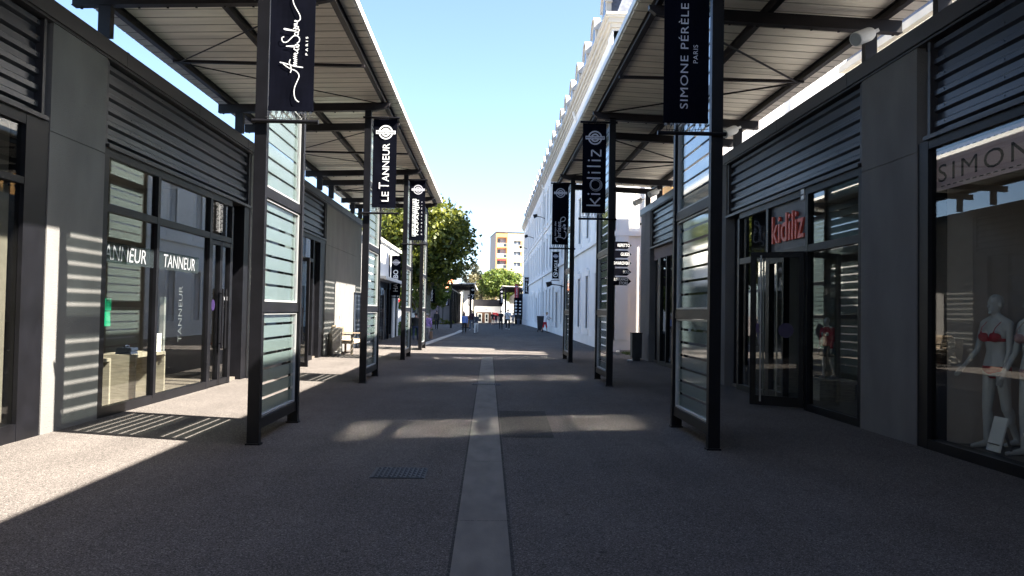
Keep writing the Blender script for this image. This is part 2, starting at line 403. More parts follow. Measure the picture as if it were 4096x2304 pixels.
# ------------------------------------------------------------------ shop rows
def wallmap(s, X=5.4):
    return lambda u, v, n: (s * (X - n), u, v)
def shell(t, s, y0, y1, depth, wallm, floorm, ceilz=4.2, divide=True):
    f = wallmap(s)
    mb = MB(f); mb.box(y0 + .12, y1 - .12, .0, .06, -depth, -.14); mb.build('floor', floorm, t)
    mb = MB(f); mb.box(y0, y1, 0, 5.0, -depth - .2, -depth); mb.box(y0, y0 + .1, 0, 5.0, -depth, -.3); mb.box(y1 - .1, y1, 0, 5.0, -depth, -.3)
    mb.box(y0 + .1, y1 - .1, ceilz, ceilz + .1, -depth, -.3); mb.build('inner_wall', wallm, t)
    mb = MB(f); mb.box(y0, y1, 5.0, 5.15, -depth - .2, -.12); mb.build('roof', M['coping'], t)
def pillar(t, s, y0, y1, z1=5.06, joint=True, end=False):
    f = wallmap(s); mb = MB(f)
    if joint: mb.box(y0, y1, 0, 3.7, -.35, 0); mb.box(y0, y1, 3.712, z1, -.35, 0); mb.box(y0 + .01, y1 - .01, 3.7, 3.712, -.35, -.012)
    else: mb.box(y0, y1, 0, z1, -.35, 0)
    return mb.build('wall', M['plaster'], t)
def fascia(t, s, y0, y1):
    mb = MB(wallmap(s)); y = y0
    mb.box(y0, y1, 5.075, 5.29, -.15, .05); mb.box(y0, y1, 5.045, 5.075, -.15, .02)
    yy_ = y0 + 2
    while yy_ < y1: mb.box(yy_ - .035, yy_ + .035, 5.072, 5.294, -.1, .054); yy_ += 3
    mb.build('fascia', M['coping'], t)
def cladding(t, s, y0, y1, z0=3.86, z1=5.045):
    mb = MB(wallmap(s)); n = 6; p = (z1 - z0) / n
    prof = []
    for i in range(n):
        z = z0 + i * p
        prof += [(z, -.13), (z + .08 * p / .197, -.13), (z + .105 * p / .197, -.075), (z + .165 * p / .197, -.075)]
    prof.append((z1, -.13))
    mb.add([(yv, z, n_) for yv in (y0, y1) for z, n_ in prof], [(i, i + 1, i + 1 + len(prof), i + len(prof)) for i in range(len(prof) - 1)])
    yy_ = y0 + .9
    while yy_ < y1:      # fixing screws
        for i in range(n):
            z = z0 + i * p + .135 * p / .197; mb.box(yy_ - .008, yy_ + .008, z - .008, z + .008, -.075, -.068)
        yy_ += 1.15
    mb.build('cladding', M['cladding'], t, recalc=False)
    mb = MB(wallmap(s)); mb.box(y0 - .0, y1, z0 - .05, z0, -.3, .03); mb.box(y0, y0 + .06, z0, z1, -.3, -.03); mb.box(y1 - .06, y1, z0, z1, -.3, -.03)
    mb.build('cladding_frame', M['coping'], t)
def frame(t, s, verts, horiz, name='window_frame', m=None, n0=-.12, n1=-.01):
    """verts: (u0,u1,z0,z1), horiz: (u0,u1,z0,z1)"""
    mb = MB(wallmap(s))
    for u0, u1, z0, z1 in verts: mb.box(u0, u1, z0, z1, n0, n1)
    for u0, u1, z0, z1 in horiz: mb.box(u0, u1, z0, z1, n0 + .004, n1 - .004)
    return mb.build(name, m or M['steel'], t)
def pane(t, s, u0, u1, z0, z1, n=-.07, name='window_pane', m=None):
    mb = MB(wallmap(s)); mb.box(u0, u1, z0, z1, n, n + .008); return mb.build(name, m or M['shopglass'], t)

def textframe(s, n):
    """frame on a wall facing the street: a runs to the reader's right"""
    return (lambda a, b, o: (s * (5.4 - n - o), a if s < 0 else -a, b))

# --- left, nearest shop (only its end shows)
t = thing('shop', 'nearest shop of the left row, window behind a pale blind', 'shop', (-5.4, 2, 0), 'shops under the left canopy')
shell(t, -1, -30, 9.98, 5, M['inwall'], M['infloor']); fascia(t, -1, -30, 10.02); cladding(t, -1, 3.2, 9.98)
frame(t, -1, [(9.58, 10.06, 0, 3.81), (3.2, 3.4, 0, 3.81), (6.4, 6.5, .1, 3.68)], [(3.4, 9.58, 0, .2), (3.4, 9.58, 3.68, 3.81), (3.4, 9.58, 2.98, 3.06)], n0=-.2)
pane(t, -1, 6.5, 9.58, .2, 2.98); pane(t, -1, 6.5, 9.58, 3.06, 3.68); pane(t, -1, 3.4, 6.4, .2, 3.68)
mb = MB(wallmap(-1)); mb.box(6.6, 9.56, .22, 2.95, -.19, -.17); mb.build('window_blind', cmat('beige_blind', (.13, .118, .1)), t)
pillar(t, -1, -30, 3.2)
# --- left, leather goods shop
t = thing('shop', 'shop with large corner windows showing leather bags on desks', 'shop', (-5.4, 14.3, 0), 'shops under the left canopy')
shell(t, -1, 10.02, 18.48, 5, M['inwall'], M['infloor']); fascia(t, -1, 10.02, 18.48); cladding(t, -1, 11.56, 18.44)
pillar(t, -1, 10.07, 11.5)
frame(t, -1, [(11.5, 11.66, .0, 3.81), (13.4, 13.5, .1, 3.69), (15.9, 16.02, 0, 3.69), (17.22, 17.32, 0, 3.69)],
      [(11.66, 17.22, 3.69, 3.81), (11.66, 17.22, 2.92, 3.03), (11.66, 15.9, 0, .14)])
mb = MB(wallmap(-1)); mb.box(17.32, 18.1, 0, 3.81, -.3, -.26); mb.box(18.1, 18.44, 0, 3.81, -.3, -.02); mb.build('side_panel', M['steel'], t)
pane(t, -1, 11.66, 13.4, .14, 2.92); pane(t, -1, 11.66, 13.4, 3.03, 3.69); pane(t, -1, 13.5, 15.9, .14, 2.92); pane(t, -1, 13.5, 15.9, 3.03, 3.69); pane(t, -1, 16.02, 17.22, 3.03, 3.69)
for u0, u1, hu in ((16.02, 16.6, 16.53), (16.62, 17.22, 16.72)):
    d = frame(t, -1, [(u0, u0 + .06, .02, 2.9), (u1 - .06, u1, .02, 2.9)], [(u0 + .06, u1 - .06, .02, .13), (u0 + .06, u1 - .06, 2.82, 2.9)], name='door')
    pane(d, -1, u0 + .06, u1 - .06, .13, 2.82)
    mb = MB(wallmap(-1)); mb.tube([(hu, .75, .06), (hu, 1.95, .06)], .022); mb.bar((hu, .85, -.01), (hu, .85, .06), .02, .02); mb.bar((hu, 1.85, -.01), (hu, 1.85, .06), .02, .02)
    mb.build('handle', M['steel'], d)
mb = MB(wallmap(-1)); rect(mb, lambda a, b, o: (a, b, o), 11.66, 13.4, 2.2, 2.5, -.058); rect(mb, lambda a, b, o: (a, b, o), 13.55, 15.45, 2.2, 2.5, -.058); mb.build('window_band', M['band'], t, recalc=False)
fr = textframe(-1, -.055)
for a0, a1 in ((11.5, 13.1), (13.8, 15.25)):
    mb = MB(); put_text(mb, 'TANNEUR', fr, a0, a1, 2.24, 2.46, shear=.12); mb.build('window_lettering', cmat('window_letter', (.17, .18, .19)), t, recalc=False)
mb = MB(); f0 = lambda a, b, o: (-5.4 - .08, 14.75 - b, a); put_text(mb, 'TANNEUR', f0, .95, 1.95, 0, .17); mb.build('faint_lettering', cmat('faint_letter', (.1, .11, .12)), t, recalc=False)
mb = MB(); put_text(mb, 'LE TANNEUR', fr, 16.62, 17.2, 1.72, 1.8); mb.build('door_lettering', M['greyletter'], t, recalc=False)
mb = MB(); ff = textframe(-1, -.054)
ring(mb, ff, 16.3, 1.62, 0, .11); o = mb.build('door_sticker', M['purple'], t, recalc=False)
mb = MB(); rect(mb, ff, 16.08, 16.2, .2, .5); mb.build('door_notice', M['card'], t, recalc=False)
# --- left, end shop with the blank wall and open glass door
t = thing('shop', 'end shop of the left row with open glass door and long blank grey wall', 'shop', (-5.4, 26, 0), 'shops under the left canopy')
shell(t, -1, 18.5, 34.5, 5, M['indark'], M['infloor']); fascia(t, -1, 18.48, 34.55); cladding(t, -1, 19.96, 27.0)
pillar(t, -1, 18.48, 19.9); pillar(t, -1, 27.06, 34.5)
mb = MB(wallmap(-1)); mb.box(34.15, 34.5, 0, 5.05, -5, -.35); mb.build('wall', M['plaster'], t)
frame(t, -1, [(19.9, 20.05, 0, 3.81), (21.6, 21.7, 0, 3.69), (22.75, 22.85, 0, 3.69), (25.2, 25.3, 0, 3.69)], [(20.05, 27.0, 3.69, 3.81), (20.05, 25.2, 3.0, 3.1), (20.05, 21.6, 0, .14), (22.85, 25.2, 0, .14)])
mb = MB(wallmap(-1)); mb.box(25.3, 26.3, 0, 3.69, -.22, -.18); mb.box(26.3, 27.06, 0, 3.69, -.25, -.03); mb.build('side_panel', M['steel'], t)
for u0, u1 in ((20.05, 21.6), (22.85, 25.2)):
    pane(t, -1, u0, u1, .14, 3.0); pane(t, -1, u0, u1, 3.1, 3.69)
pane(t, -1, 21.7, 22.75, 3.1, 3.69)
d = bpy.data.objects.new('door', None); COL.objects.link(d); d.parent = t
d.location = Vector((-5.5, 21.68, 0)) - t.location
def leafmap(ox, oy, ang):
    c, s_ = math.cos(ang), math.sin(ang)
    return lambda a, b, n: (ox + a * c - n * s_, oy + a * s_ + n * c, b)
lm = leafmap(-5.5, 21.68, rad(-10))
mb = MB(lm); mb.box(0, .07, .05, 2.92, -.03, .03); mb.box(.72, .8, .05, 2.92, -.03, .03); mb.box(.07, .72, .05, .17, -.026, .026); mb.box(.07, .72, 2.82, 2.92, -.026, .026); mb.build('door_frame', M['steel'], d)
mb = MB(lm); mb.box(.07, .72, .17, 2.82, -.005, .005); mb.build('window_pane', M['shopglass'], d)
mb = MB(lm); mb.tube([(.66, .7, -.08), (.66, 1.6, -.08)], .02); mb.bar((.66, .8, 0), (.66, .8, -.08), .02, .02); mb.bar((.66, 1.5, 0), (.66, 1.5, -.08), .02, .02); mb.build('handle', M['steel'], d)
d2 = frame(t, -1, [(32.75, 32.85, 0, 2.25), (33.5, 33.56, 0, 2.2), (34.3, 34.4, 0, 2.25)], [(32.85, 34.3, 2.17, 2.25)], name='door', n0=-.02, n1=.03)
mb = MB(wallmap(-1)); mb.box(32.85, 33.5, .02, 2.17, -.01, .016); mb.box(33.56, 34.3, .02, 2.17, -.01, .016); mb.build('door_leaf', cmat('slate_blue_door', (.05, .06, .08), .4), d2)
mb = MB(wallmap(-1)); mb.bar((33.62, 1.0, .05), (33.62, 1.18, .05), .03, .04); mb.build('handle', M['chrome'], d2)
mb = MB(wallmap(-1)); mb.box(29.7, 29.78, 1.22, 1.32, 0, .03); mb.build('wall_socket', M['bin'], t)

# --- invented low block, out of view behind the camera, added to cut sky light
t = thing('shop', 'low dark block added unseen behind the viewer to cut sky light', 'shop', (0, -34, 0))
mb = MB(); mb.box(-11, 11, -38, -33.5, 0, 5.1); mb.build('wall', M['plaster'], t); mb = MB(); mb.box(-11.1, 11.1, -38.1, -33.4, 5.1, 5.3); mb.build('fascia', M['coping'], t)
mb = MB(); mb.box(-3, 3, -33.5, -33.45, .1, 3.4); mb.build('window', M['window'], t)
# --- right, lingerie shop (nearest)
t = thing('shop', 'nearest shop of the right row, pinkish sign band above lingerie mannequins', 'shop', (5.4, 2, 0), 'shops under the right canopy')
shell(t, 1, -30, 10.1, 4.5, M['inwarm'], M['infloor']); fascia(t, 1, -30, 10.12); cladding(t, 1, 3.0, 9.95)
frame(t, 1, [(9.9, 9.98, 0, 3.81), (3.0, 3.2, 0, 3.81)], [(3.2, 9.9, 0, .12), (3.2, 9.9, 3.7, 3.81)], n0=-.2)
pane(t, 1, 3.2, 9.9, .12, 3.7)
mb = MB(wallmap(1)); mb.box(9.98, 10.15, 0, 3.81, -.3, -.02); mb.build('side_panel', M['steel'], t)
pillar(t, 1, -30, 3.0)
mb = MB(wallmap(1)); mb.box(5.5, 9.88, 3.17, 3.66, -.13, -.11); sg = mb.build('sign_band', M['signpink'], t)
mb = MB(); fr = textframe(1, -.106); put_text(mb, 'SIMONE PÉRÈLE', fr, -9.84, -5.7, 3.27, 3.54, space=1.25); mb.build('lettering', M['darkletter'], sg, recalc=False)
mb = MB(wallmap(1))
for zz in (3.2, 3.6):
    u = 5.55
    while u < 9.8: mb.box(u, u + .07, zz + .01, zz + .022, -.11, -.106); u += .13
mb.build('stitch_line', M['darkletter'], sg)
mb = MB(wallmap(1)); mb.box(6.0, 11.9 - 2.0, 2.55, 2.82, -2.2, -2.18); sg2 = mb.build('inner_sign', M['pink'], t)
mb = MB(); fr = textframe(1, -2.176); put_text(mb, 'SIMONE PÉRÈLE', fr, -9.85, -7.6, 2.6, 2.74, space=1.25); mb.build('lettering', M['darkletter'], sg2, recalc=False)
mb = MB(wallmap(1)); mb.box(8.6, 8.95, 2.0, 2.28, -4.5, -4.45); mb.build('wall_grille', M['indark'], t)
# --- right, children's shop
t = thing('shop', 'shop with red raised lettering over its tall open glass door', 'shop', (5.4, 14.3, 0), 'shops under the right canopy')
shell(t, 1, 10.12, 18.48, 4.5, M['inwall'], M['infloor']); fascia(t, 1, 10.12, 18.48); cladding(t, 1, 11.74, 18.44)
pillar(t, 1, 10.15, 11.68)
frame(t, 1, [(11.68, 11.8, 0, 3.81), (13.7, 13.82, 0, 3.69), (15.68, 15.8, 0, 3.69), (17.5, 17.62, 0, 3.69)],
      [(11.8, 17.5, 3.69, 3.81), (11.8, 17.5, 2.7, 2.82), (11.8, 13.7, 0, .12), (15.8, 17.5, 0, .12)])
mb = MB(wallmap(1)); mb.box(17.62, 18.44, 0, 3.81, -.28, -.2); mb.build('side_panel', M['steel'], t)
pane(t, 1, 11.8, 13.7, .12, 2.7); pane(t, 1, 11.8, 13.7, 2.82, 3.69); pane(t, 1, 15.8, 17.5, .12, 2.7); pane(t, 1, 15.8, 17.5, 2.82, 3.69)
mb = MB(wallmap(1)); mb.box(13.82, 15.68, 2.82, 3.69, -.1, -.08); sp = mb.build('sign_panel', cmat('grey_sign_panel', (.05, .05, .055), .5), t)
mb = MB(); fr = textframe(1, -.035); put_text(mb, 'kidiliz', fr, -15.55, -13.95, 2.98, 3.5, depth=-.04, bold=.006); mb.build('lettering', [M['redletter']], sp)
lm2 = leafmap(5.42, 13.86, rad(145))
d = bpy.data.objects.new('door', None); COL.objects.link(d); d.parent = t; d.location = Vector((5.42, 13.86, 0)) - t.location
mb = MB(lm2); mb.box(0, .08, .03, 2.72, -.03, .03); mb.box(.83, .92, .03, 2.72, -.03, .03); mb.box(.08, .83, .03, .2, -.026, .026); mb.box(.08, .83, 2.62, 2.72, -.026, .026); mb.build('door_frame', M['steel'], d)
mb = MB(lm2); mb.box(.08, .83, .2, 2.62, -.005, .005); mb.build('window_pane', M['shopglass'], d)
for sg_ in (-1, 1):
    mb = MB(lm2); mb.tube([(.72, .1, .08 * sg_), (.72, 2.66, .08 * sg_)], .017)
    for z in (.3, 1.3, 2.4): mb.bar((.72, z, 0), (.72, z, .08 * sg_), .016, .016)
    mb.build('handle', M['chrome'], d)
mb = MB(lm2); fr = lambda a, b, o: (a, b, .012); ring(mb, fr, .3, 1.35, 0, .13); mb.build('sticker', M['purple'], d, recalc=False)
d = frame(t, 1, [(14.82, 14.9, .03, 2.7), (15.6, 15.68, .03, 2.7)], [(14.9, 15.6, .03, .18), (14.9, 15.6, 2.6, 2.7)], name='door')
pane(d, 1, 14.9, 15.6, .18, 2.6)
mb = MB(wallmap(1)); mb.tube([(14.96, .1, .06), (14.96, 2.6, .06)], .017); mb.bar((14.96, .3, -.01), (14.96, .3, .06), .016, .016); mb.bar((14.96, 2.4, -.01), (14.96, 2.4, .06), .016, .016); mb.build('handle', M['chrome'], d)
t2 = thing('alarm_box', 'small white alarm siren box above the red raised lettering', 'alarm box', (5.36, 13.95, 3.75))
mb = MB(wallmap(1)); mb.box(13.86, 14.0, 3.62, 3.82, -.1, .0); mb.build('box', M['lampwhite'], t2); mb = MB(wallmap(1)); mb.box(13.87, 13.99, 3.69, 3.72, 0, .004); mb.build('vent_slot', M['darkletter'], t2)
# --- right, end shop
t = thing('shop', 'end shop of the right row with brown lintel and blank end wall', 'shop', (5.4, 24, 0), 'shops under the right canopy')
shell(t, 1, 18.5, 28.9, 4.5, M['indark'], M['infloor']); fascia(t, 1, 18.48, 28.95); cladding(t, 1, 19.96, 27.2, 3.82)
pillar(t, 1, 18.48, 19.9); pillar(t, 1, 27.26, 28.9)
mb = MB(wallmap(1)); mb.box(28.55, 28.9, 0, 5.05, -4.5, -.35); mb.build('wall', M['plaster'], t)
mb = MB(wallmap(1)); mb.box(20.05, 27.2, 3.38, 3.77, -.25, -.12); mb.build('lintel', cmat('brown_lintel', (.09, .04, .035), .6), t)
frame(t, 1, [(19.9, 20.05, 0, 3.77), (22.4, 22.5, 0, 3.38), (24.7, 24.8, 0, 3.38), (25.6, 26.0, 0, 3.38)], [(20.05, 25.6, 0, .12)])
mb = MB(wallmap(1)); mb.box(26.0, 27.26, 0, 3.38, -.3, -.2); mb.build('side_panel', M['steel'], t)
for u0, u1 in ((20.05, 22.4), (22.5, 24.7), (24.8, 25.6)): pane(t, 1, u0, u1, .12, 3.38)
mb = MB(wallmap(1)); mb.box(28.95, 29.12, 4.78, 4.84, -.5, .03); mb.build('ledge', M['coping'], t)

# ------------------------------------------------------------------ canopies
def beam_top(a): return 6.03 - (a - 2.22) * .0353
def canopy(label, s, y0, y1, beams, dz=0, group='canopies over the pavements', braces=True, detail=True):
    t = thing('canopy', label, 'canopy', (s * 4, (y0 + y1) / 2, dz), group)
    X = lambda a, z, y: (s * a, y, z + dz)
    # roof deck: ribbed sheet, ribs across the street
    mb = MB(); p = .34; n = int((y1 - y0) / p); prof = []
    for i in range(n):
        y = y0 + i * p
        prof += [(y, 0), (y + .155, 0), (y + .16, .006), (y + .17, .006), (y + .175, 0), (y + .298, 0), (y + .31, .04), (y + .328, .04)]
    prof.append((y0 + n * p, 0))
    A0, A1 = 2.12, 6.08; d = .14; m = len(prof)
    vs = []
    for a in (A0, A1):
        for y, h in prof: vs.append(X(a, beam_top(a) + d + h, y))
    for a in (A0, A1):
        for y, h in prof: vs.append(X(a, beam_top(a) + d + h + .045, y))
    fs = [(i, i + 1, m + i + 1, m + i) for i in range(m - 1)] + [(2 * m + i, 3 * m + i, 3 * m + i + 1, 2 * m + i + 1) for i in range(m - 1)]
    fs += [(i, 2 * m + i, 2 * m + i + 1, i + 1) for i in range(m - 1)] + [(m + i, m + i + 1, 3 * m + i + 1, 3 * m + i) for i in range(m - 1)] + [(0, m, 3 * m, 2 * m), (m - 1, 3 * m - 1, 4 * m - 1, 2 * m - 1)]
    mb.add(vs, fs)
    for k, f in enumerate(fs):
        if k < m - 1 and k % 8 in (5, 6, 7): mb.m[k] = 1
    mb.build('roof_deck', [M['deck'], M['groove']], t)
    mb = MB(); mb.prism([(2.085, beam_top(2.1) + d + .02), (2.118, beam_top(2.1) + d + .02), (2.118, beam_top(2.1) + d + .13), (2.085, beam_top(2.1) + d + .13)], y0 - .01, y1, X)
    mb.build('edge_trim', M['trim'], t)
    for a in (2.36, 3.98, 5.66):
        mb = MB(); zb = beam_top(a) + .002; mb.prism([(a - .045, zb), (a + .045, zb), (a + .045, zb + .02), (a + .012, zb + .02), (a + .012, zb + d - .02), (a + .045, zb + d - .02), (a + .045, zb + d - .004), (a - .045, zb + d - .004), (a - .045, zb + d - .02), (a - .012, zb + d - .02), (a - .012, zb + .02), (a - .045, zb + .02)], y0 + .03, y1 - .03, X)
        mb.build('purlin', M['brown_steel'], t)
    for yb in beams:
        mb = MB(); mb.prism([(2.22, beam_top(2.22)), (2.23, 5.97), (2.32, 5.9), (2.5, 5.862), (5.9, 5.73), (5.9, beam_top(5.9))], yb - .05, yb + .05, X)
        mb.prism([(2.5, 5.85), (5.9, 5.718), (5.9, 5.73), (2.5, 5.862)], yb - .07, yb + .07, X)
        for k in range(9):
            a = 2.6 + k * .4; mb.prism([(a, 5.835 - (a - 2.5) * .0388), (a + .03, 5.835 - (a - 2.5) * .0388), (a + .03, 5.85 - (a - 2.5) * .0388), (a, 5.85 - (a - 2.5) * .0388)], yb + .045, yb + .068, X)
        mb.build('beam', M['brown_steel'], t)
        mb = MB(); mb.prism([(5.36, 5.291), (5.53, 5.291), (5.53, 5.73), (5.36, 5.73)], yb - .06, yb + .06, X)
        mb.build('stub_post', M['brown_steel'], t)
    if braces:
        for i in range(len(beams) - 1):
            if beams[i + 1] - beams[i] < 3: continue
            ya, yb = beams[i], beams[i + 1]; ym = (ya + yb) / 2
            for pa, pb in (((2.36, ya), (5.6, ym)), ((5.6, ym), (2.36, yb))):
                mb = MB(); mb.tube([X(pa[0], beam_top(pa[0]) - .03, pa[1]), X(pb[0], beam_top(pb[0]) - .03, pb[1])], .012 if s < 0 else .018, 6)
                mb.build('brace', M['brown_steel'], t)
            mb = MB(); mb.box(s * 2.3, s * 5.7, ym - .03, ym + .03, beam_top(5.7) + dz - .03, beam_top(5.7) + dz + .02); mb.build('tie', M['brown_steel'], t)
    return t
LB = [-21, -19, -12.8, -10.8, -4.6, -2.6, 1.45, 3.35, 9.6, 11.5, 17.66, 19.56, 26.0, 27.9, 32.3, 34.2]
RB = [-21, -19, -12.8, -10.8, -4.6, -2.6, 1.45, 3.35, 9.65, 11.55, 17.8, 19.7, 26.05, 27.95]
canopy('long cream ribbed canopy over the left pavement in the foreground', -1, -30, 35.4, LB, .05)
canopy('long cream ribbed canopy over the right pavement with white spotlights beneath', 1, -30, 28.5, RB)
canopy('distant canopy over the dark shop row far down on the left', -1, 115, 155, [116, 118, 124, 126, 132, 134, 141, 150], -.75, braces=False)
canopy('distant canopy far down on the right before the plane tree', 1, 125, 150, [126, 128, 134, 136, 142, 148], -.75, braces=False)

# ------------------------------------------------------------------ glass screens
RAILS = [.23, 1.6, 2.97, 4.34, 5.71]
def screen(label, x, y, s):
    """s: -1 left side, 1 right side; y: near post"""
    t = thing('glass_screen', label, 'glass screen', (x, y, 0), 'glass screens along the street')
    for k, yy_ in enumerate((y, y + 1.9)):
        mb = MB(); mb.box(x - .07, x + .07, yy_ - .05, yy_ + .05, 0, 5.9); mb.box(x - .085, x + .085, yy_ - .065, yy_ + .065, 0, .02)
        mb.build('post', M['steel'], t)
    for z in RAILS:
        mb = MB(); mb.box(x - .05, x + .05, y + .05, y + 1.85, z - .06, z + .06); mb.build('rail', M['steel'], t)
    for i in range(4):
        z0, z1 = RAILS[i] + .06, RAILS[i + 1] - .06; xf = x - s * .012
        mb = MB()
        for a, b, c, d_ in ((y + .06, y + .085, z0 + .006, z1 - .006), (y + 1.815, y + 1.84, z0 + .006, z1 - .006), (y + .085, y + 1.815, z0 + .006, z0 + .03), (y + .085, y + 1.815, z1 - .03, z1 - .006)):
            mb.box(x - .03, x + .03, a, b, c, d_)
        fr_ = mb.build('pane_frame', M['alu'], t)
        mb = MB(); edges = [z0 + .03] + [RAILS[i] + .27 + .178 * k for k in range(6)] + [z1 - .03]
        for k in range(7):     # seven glass strips with open gaps between them, frosted on the wall side
            a = edges[k] + (.0155 if k else 0); b = edges[k + 1] - (.0155 if k < 6 else 0)
            mb.cur = 0; mb.box(x - .005, x + .005, y + .085, y + 1.815, a, b)
            mb.cur = 1; mb.add([(x + s * .008, y + .09, a + .001), (x + s * .008, y + 1.81, a + .001), (x + s * .008, y + 1.81, b - .001), (x + s * .008, y + .09, b - .001)], [(0, 1, 2, 3)])
        mb.build('glass_pane', [M['glass'], M['film']], t)
    return t
sL = screen('nearest left glass screen of frosted strips, script banner on its post', -2.7, 9.6, -1)
sR = screen('nearest right glass screen of frosted strips, reflecting the opposite side', 2.69, 9.65, 1)
def place(src, label, x, y, dz=0):
    c = dup(src); c.location = (x, y, dz); c['label'] = label; return c
place(sL, 'left glass screen beside the banner with the serif shop name', -2.68, 17.66)
place(sL, 'left glass screen beside the black and white checked name banner', -2.7, 26.0)
place(sL, 'last left glass screen, where the left canopy ends', -2.68, 32.3)
place(sR, 'right glass screen next to the banner with thin rounded letters', 2.66, 17.8)
place(sR, 'right glass screen next to the banner with cherries', 2.64, 26.05)
place(sL, 'distant glass screen under the far left canopy, first post', -2.7, 117, -.6)
place(sL, 'distant glass screen under the far left canopy, deeper in', -2.7, 125, -.65)
place(sR, 'distant glass screen under the far right canopy', 2.69, 127, -.7)

# ------------------------------------------------------------------ banners
def lacing(t, x0, x1, y, zc, zr, n=8):
    mb = MB()
    for i in range(n):
        x = x0 + .03 + (x1 - x0 - .06) * i / (n - 1)
        ring(mb, lambda a, b, o: (a, y - .006, b), x, zc, .006, .018, n=10)
    mb.build('eyelet', M['chrome'], t, recalc=False)
    mb = MB()
    for i in range(n - 1):
        xa = x0 + .03 + (x1 - x0 - .06) * i / (n - 1); xb = xa + (x1 - x0 - .06) / (n - 1)
        mb.tube([(xa, y - .01, zc), (xa + .02 + R.uniform(-.01, .01), y - .025, zr - .02)], .004, 5); mb.tube([(xa + .02, y - .025, zr - .02), (xb, y - .01, zc)], .004, 5)
    mb.tube([(x0 - .03, y - .012, zc - .06), ((x0 + x1) / 2, y - .014, zc - .07), (x1, y - .012, zc - .05)], .004, 5)
    mb.build('cord', M['rope'], t)
def banner(label, x0, x1, y, z0, z1, pole, group='shop banners on posts', cloth='cloth', lace=True, rods=True):
    """cloth in the plane facing the camera; pole: x of the carrying post"""
    t = thing('shop_banner', label, 'banner', (pole, y, z0 + .0), group)
    mb = MB(); nx, nz = 8, 14; vs = []
    for k in (0, 1):
        for i in range(nx + 1):
            for j in range(nz + 1):
                a = x0 + (x1 - x0) * i / nx; b = z0 + (z1 - z0) * j / nz
                vs.append((a, y + .008 * k + .0065 * math.sin(j * .9 + i * .5) * (1 - abs(2 * i / nx - 1)), b))
    q = (nx + 1) * (nz + 1); ix = lambda i, j, k: k * q + i * (nz + 1) + j
    fs = [(ix(i, j, k), ix(i + 1, j, k), ix(i + 1, j + 1, k), ix(i, j + 1, k)) for k in (0, 1) for i in range(nx) for j in range(nz)]
    rim = [ix(i, 0, 0) for i in range(nx)] + [ix(nx, j, 0) for j in range(nz)] + [ix(i, nz, 0) for i in range(nx, 0, -1)] + [ix(0, j, 0) for j in range(nz, 0, -1)]
    for i in range(len(rim)): a, b = rim[i], rim[(i + 1) % len(rim)]; fs.append((a, b, b + q, a + q))
    mb.add(vs, fs); c = mb.build('cloth', M[cloth], t, smooth=False)
    mb = MB(); mb.box(x0, x1, y - .014, y + .014, z0 - .0, z0 + .05); mb.build('hem', M[cloth], t)
    if rods:
        o = 1 if x0 > pole else -1
        xa = pole - o * .1; xb = (x1 if o > 0 else x0) + o * .06
        zr = z0 - (.13 if lace else .03)
        mb = MB(); mb.tube([(xa, y - .03, zr), (xb, y - .03, zr)], .024, 10); mb.tube([(xb - o * .005, y - .03, zr), (xb + o * .012, y - .03, zr)], .027, 10); mb.build('bottom_rod', M['steel'], t)
        mb = MB(); mb.tube([(xa, y - .03, z1 + .02), (xb, y - .03, z1 + .02)], .024, 10); mb.build('top_rod', M['steel'], t)
        if lace: lacing(t, x0, x1, y, z0 - .02, zr)
    return t, c
def emblem(t, cx, cz, y, s=1, m='greyletter', words=True):
    fr = lambda a, b, o: (cx + a * s, y - .012 - o, cz + b * s)
    mb = MB(); ring(mb, fr, 0, 0, .125, .155); ring(mb, fr, 0, 0, .062, .095); rect(mb, fr, -.21, .21, -.038, .038, .002)
    e = mb.build('emblem', M[m], t, recalc=False)
    if words:
        mb = MB(); put_text(mb, 'MARQUES AVENUE', fr, -.195, .195, -.022, .022, .004, bold=.01); mb.build('emblem_lettering', M['cloth'], e, recalc=False)
def upframe(x, y, z):
    """reading upward: a along +Z, letter tops towards -X"""
    return lambda a, b, o: (x - b, y - .012 - o, z + a)
def vtext(t, s, y, z0, z1, xbase, h, m='white', **k):
    mb = MB(); put_text(mb, s, upframe(xbase, y, 0), z0, z1, 0, h, **k); mb.build('lettering', M[m], t, recalc=False)
def smoothpts(p, n=5):
    out = []
    for i in range(len(p) - 1):
        a = Vector(p[max(i - 1, 0)]); b = Vector(p[i]); c = Vector(p[i + 1]); d = Vector(p[min(i + 2, len(p) - 1)])
        for k in range(n):
            u = k / n; out.append(.5 * ((2 * b) + (c - a) * u + (2 * a - 5 * b + 4 * c - d) * u * u + (3 * b - a - 3 * c + d) * u ** 3))
    out.append(Vector(p[-1])); return out

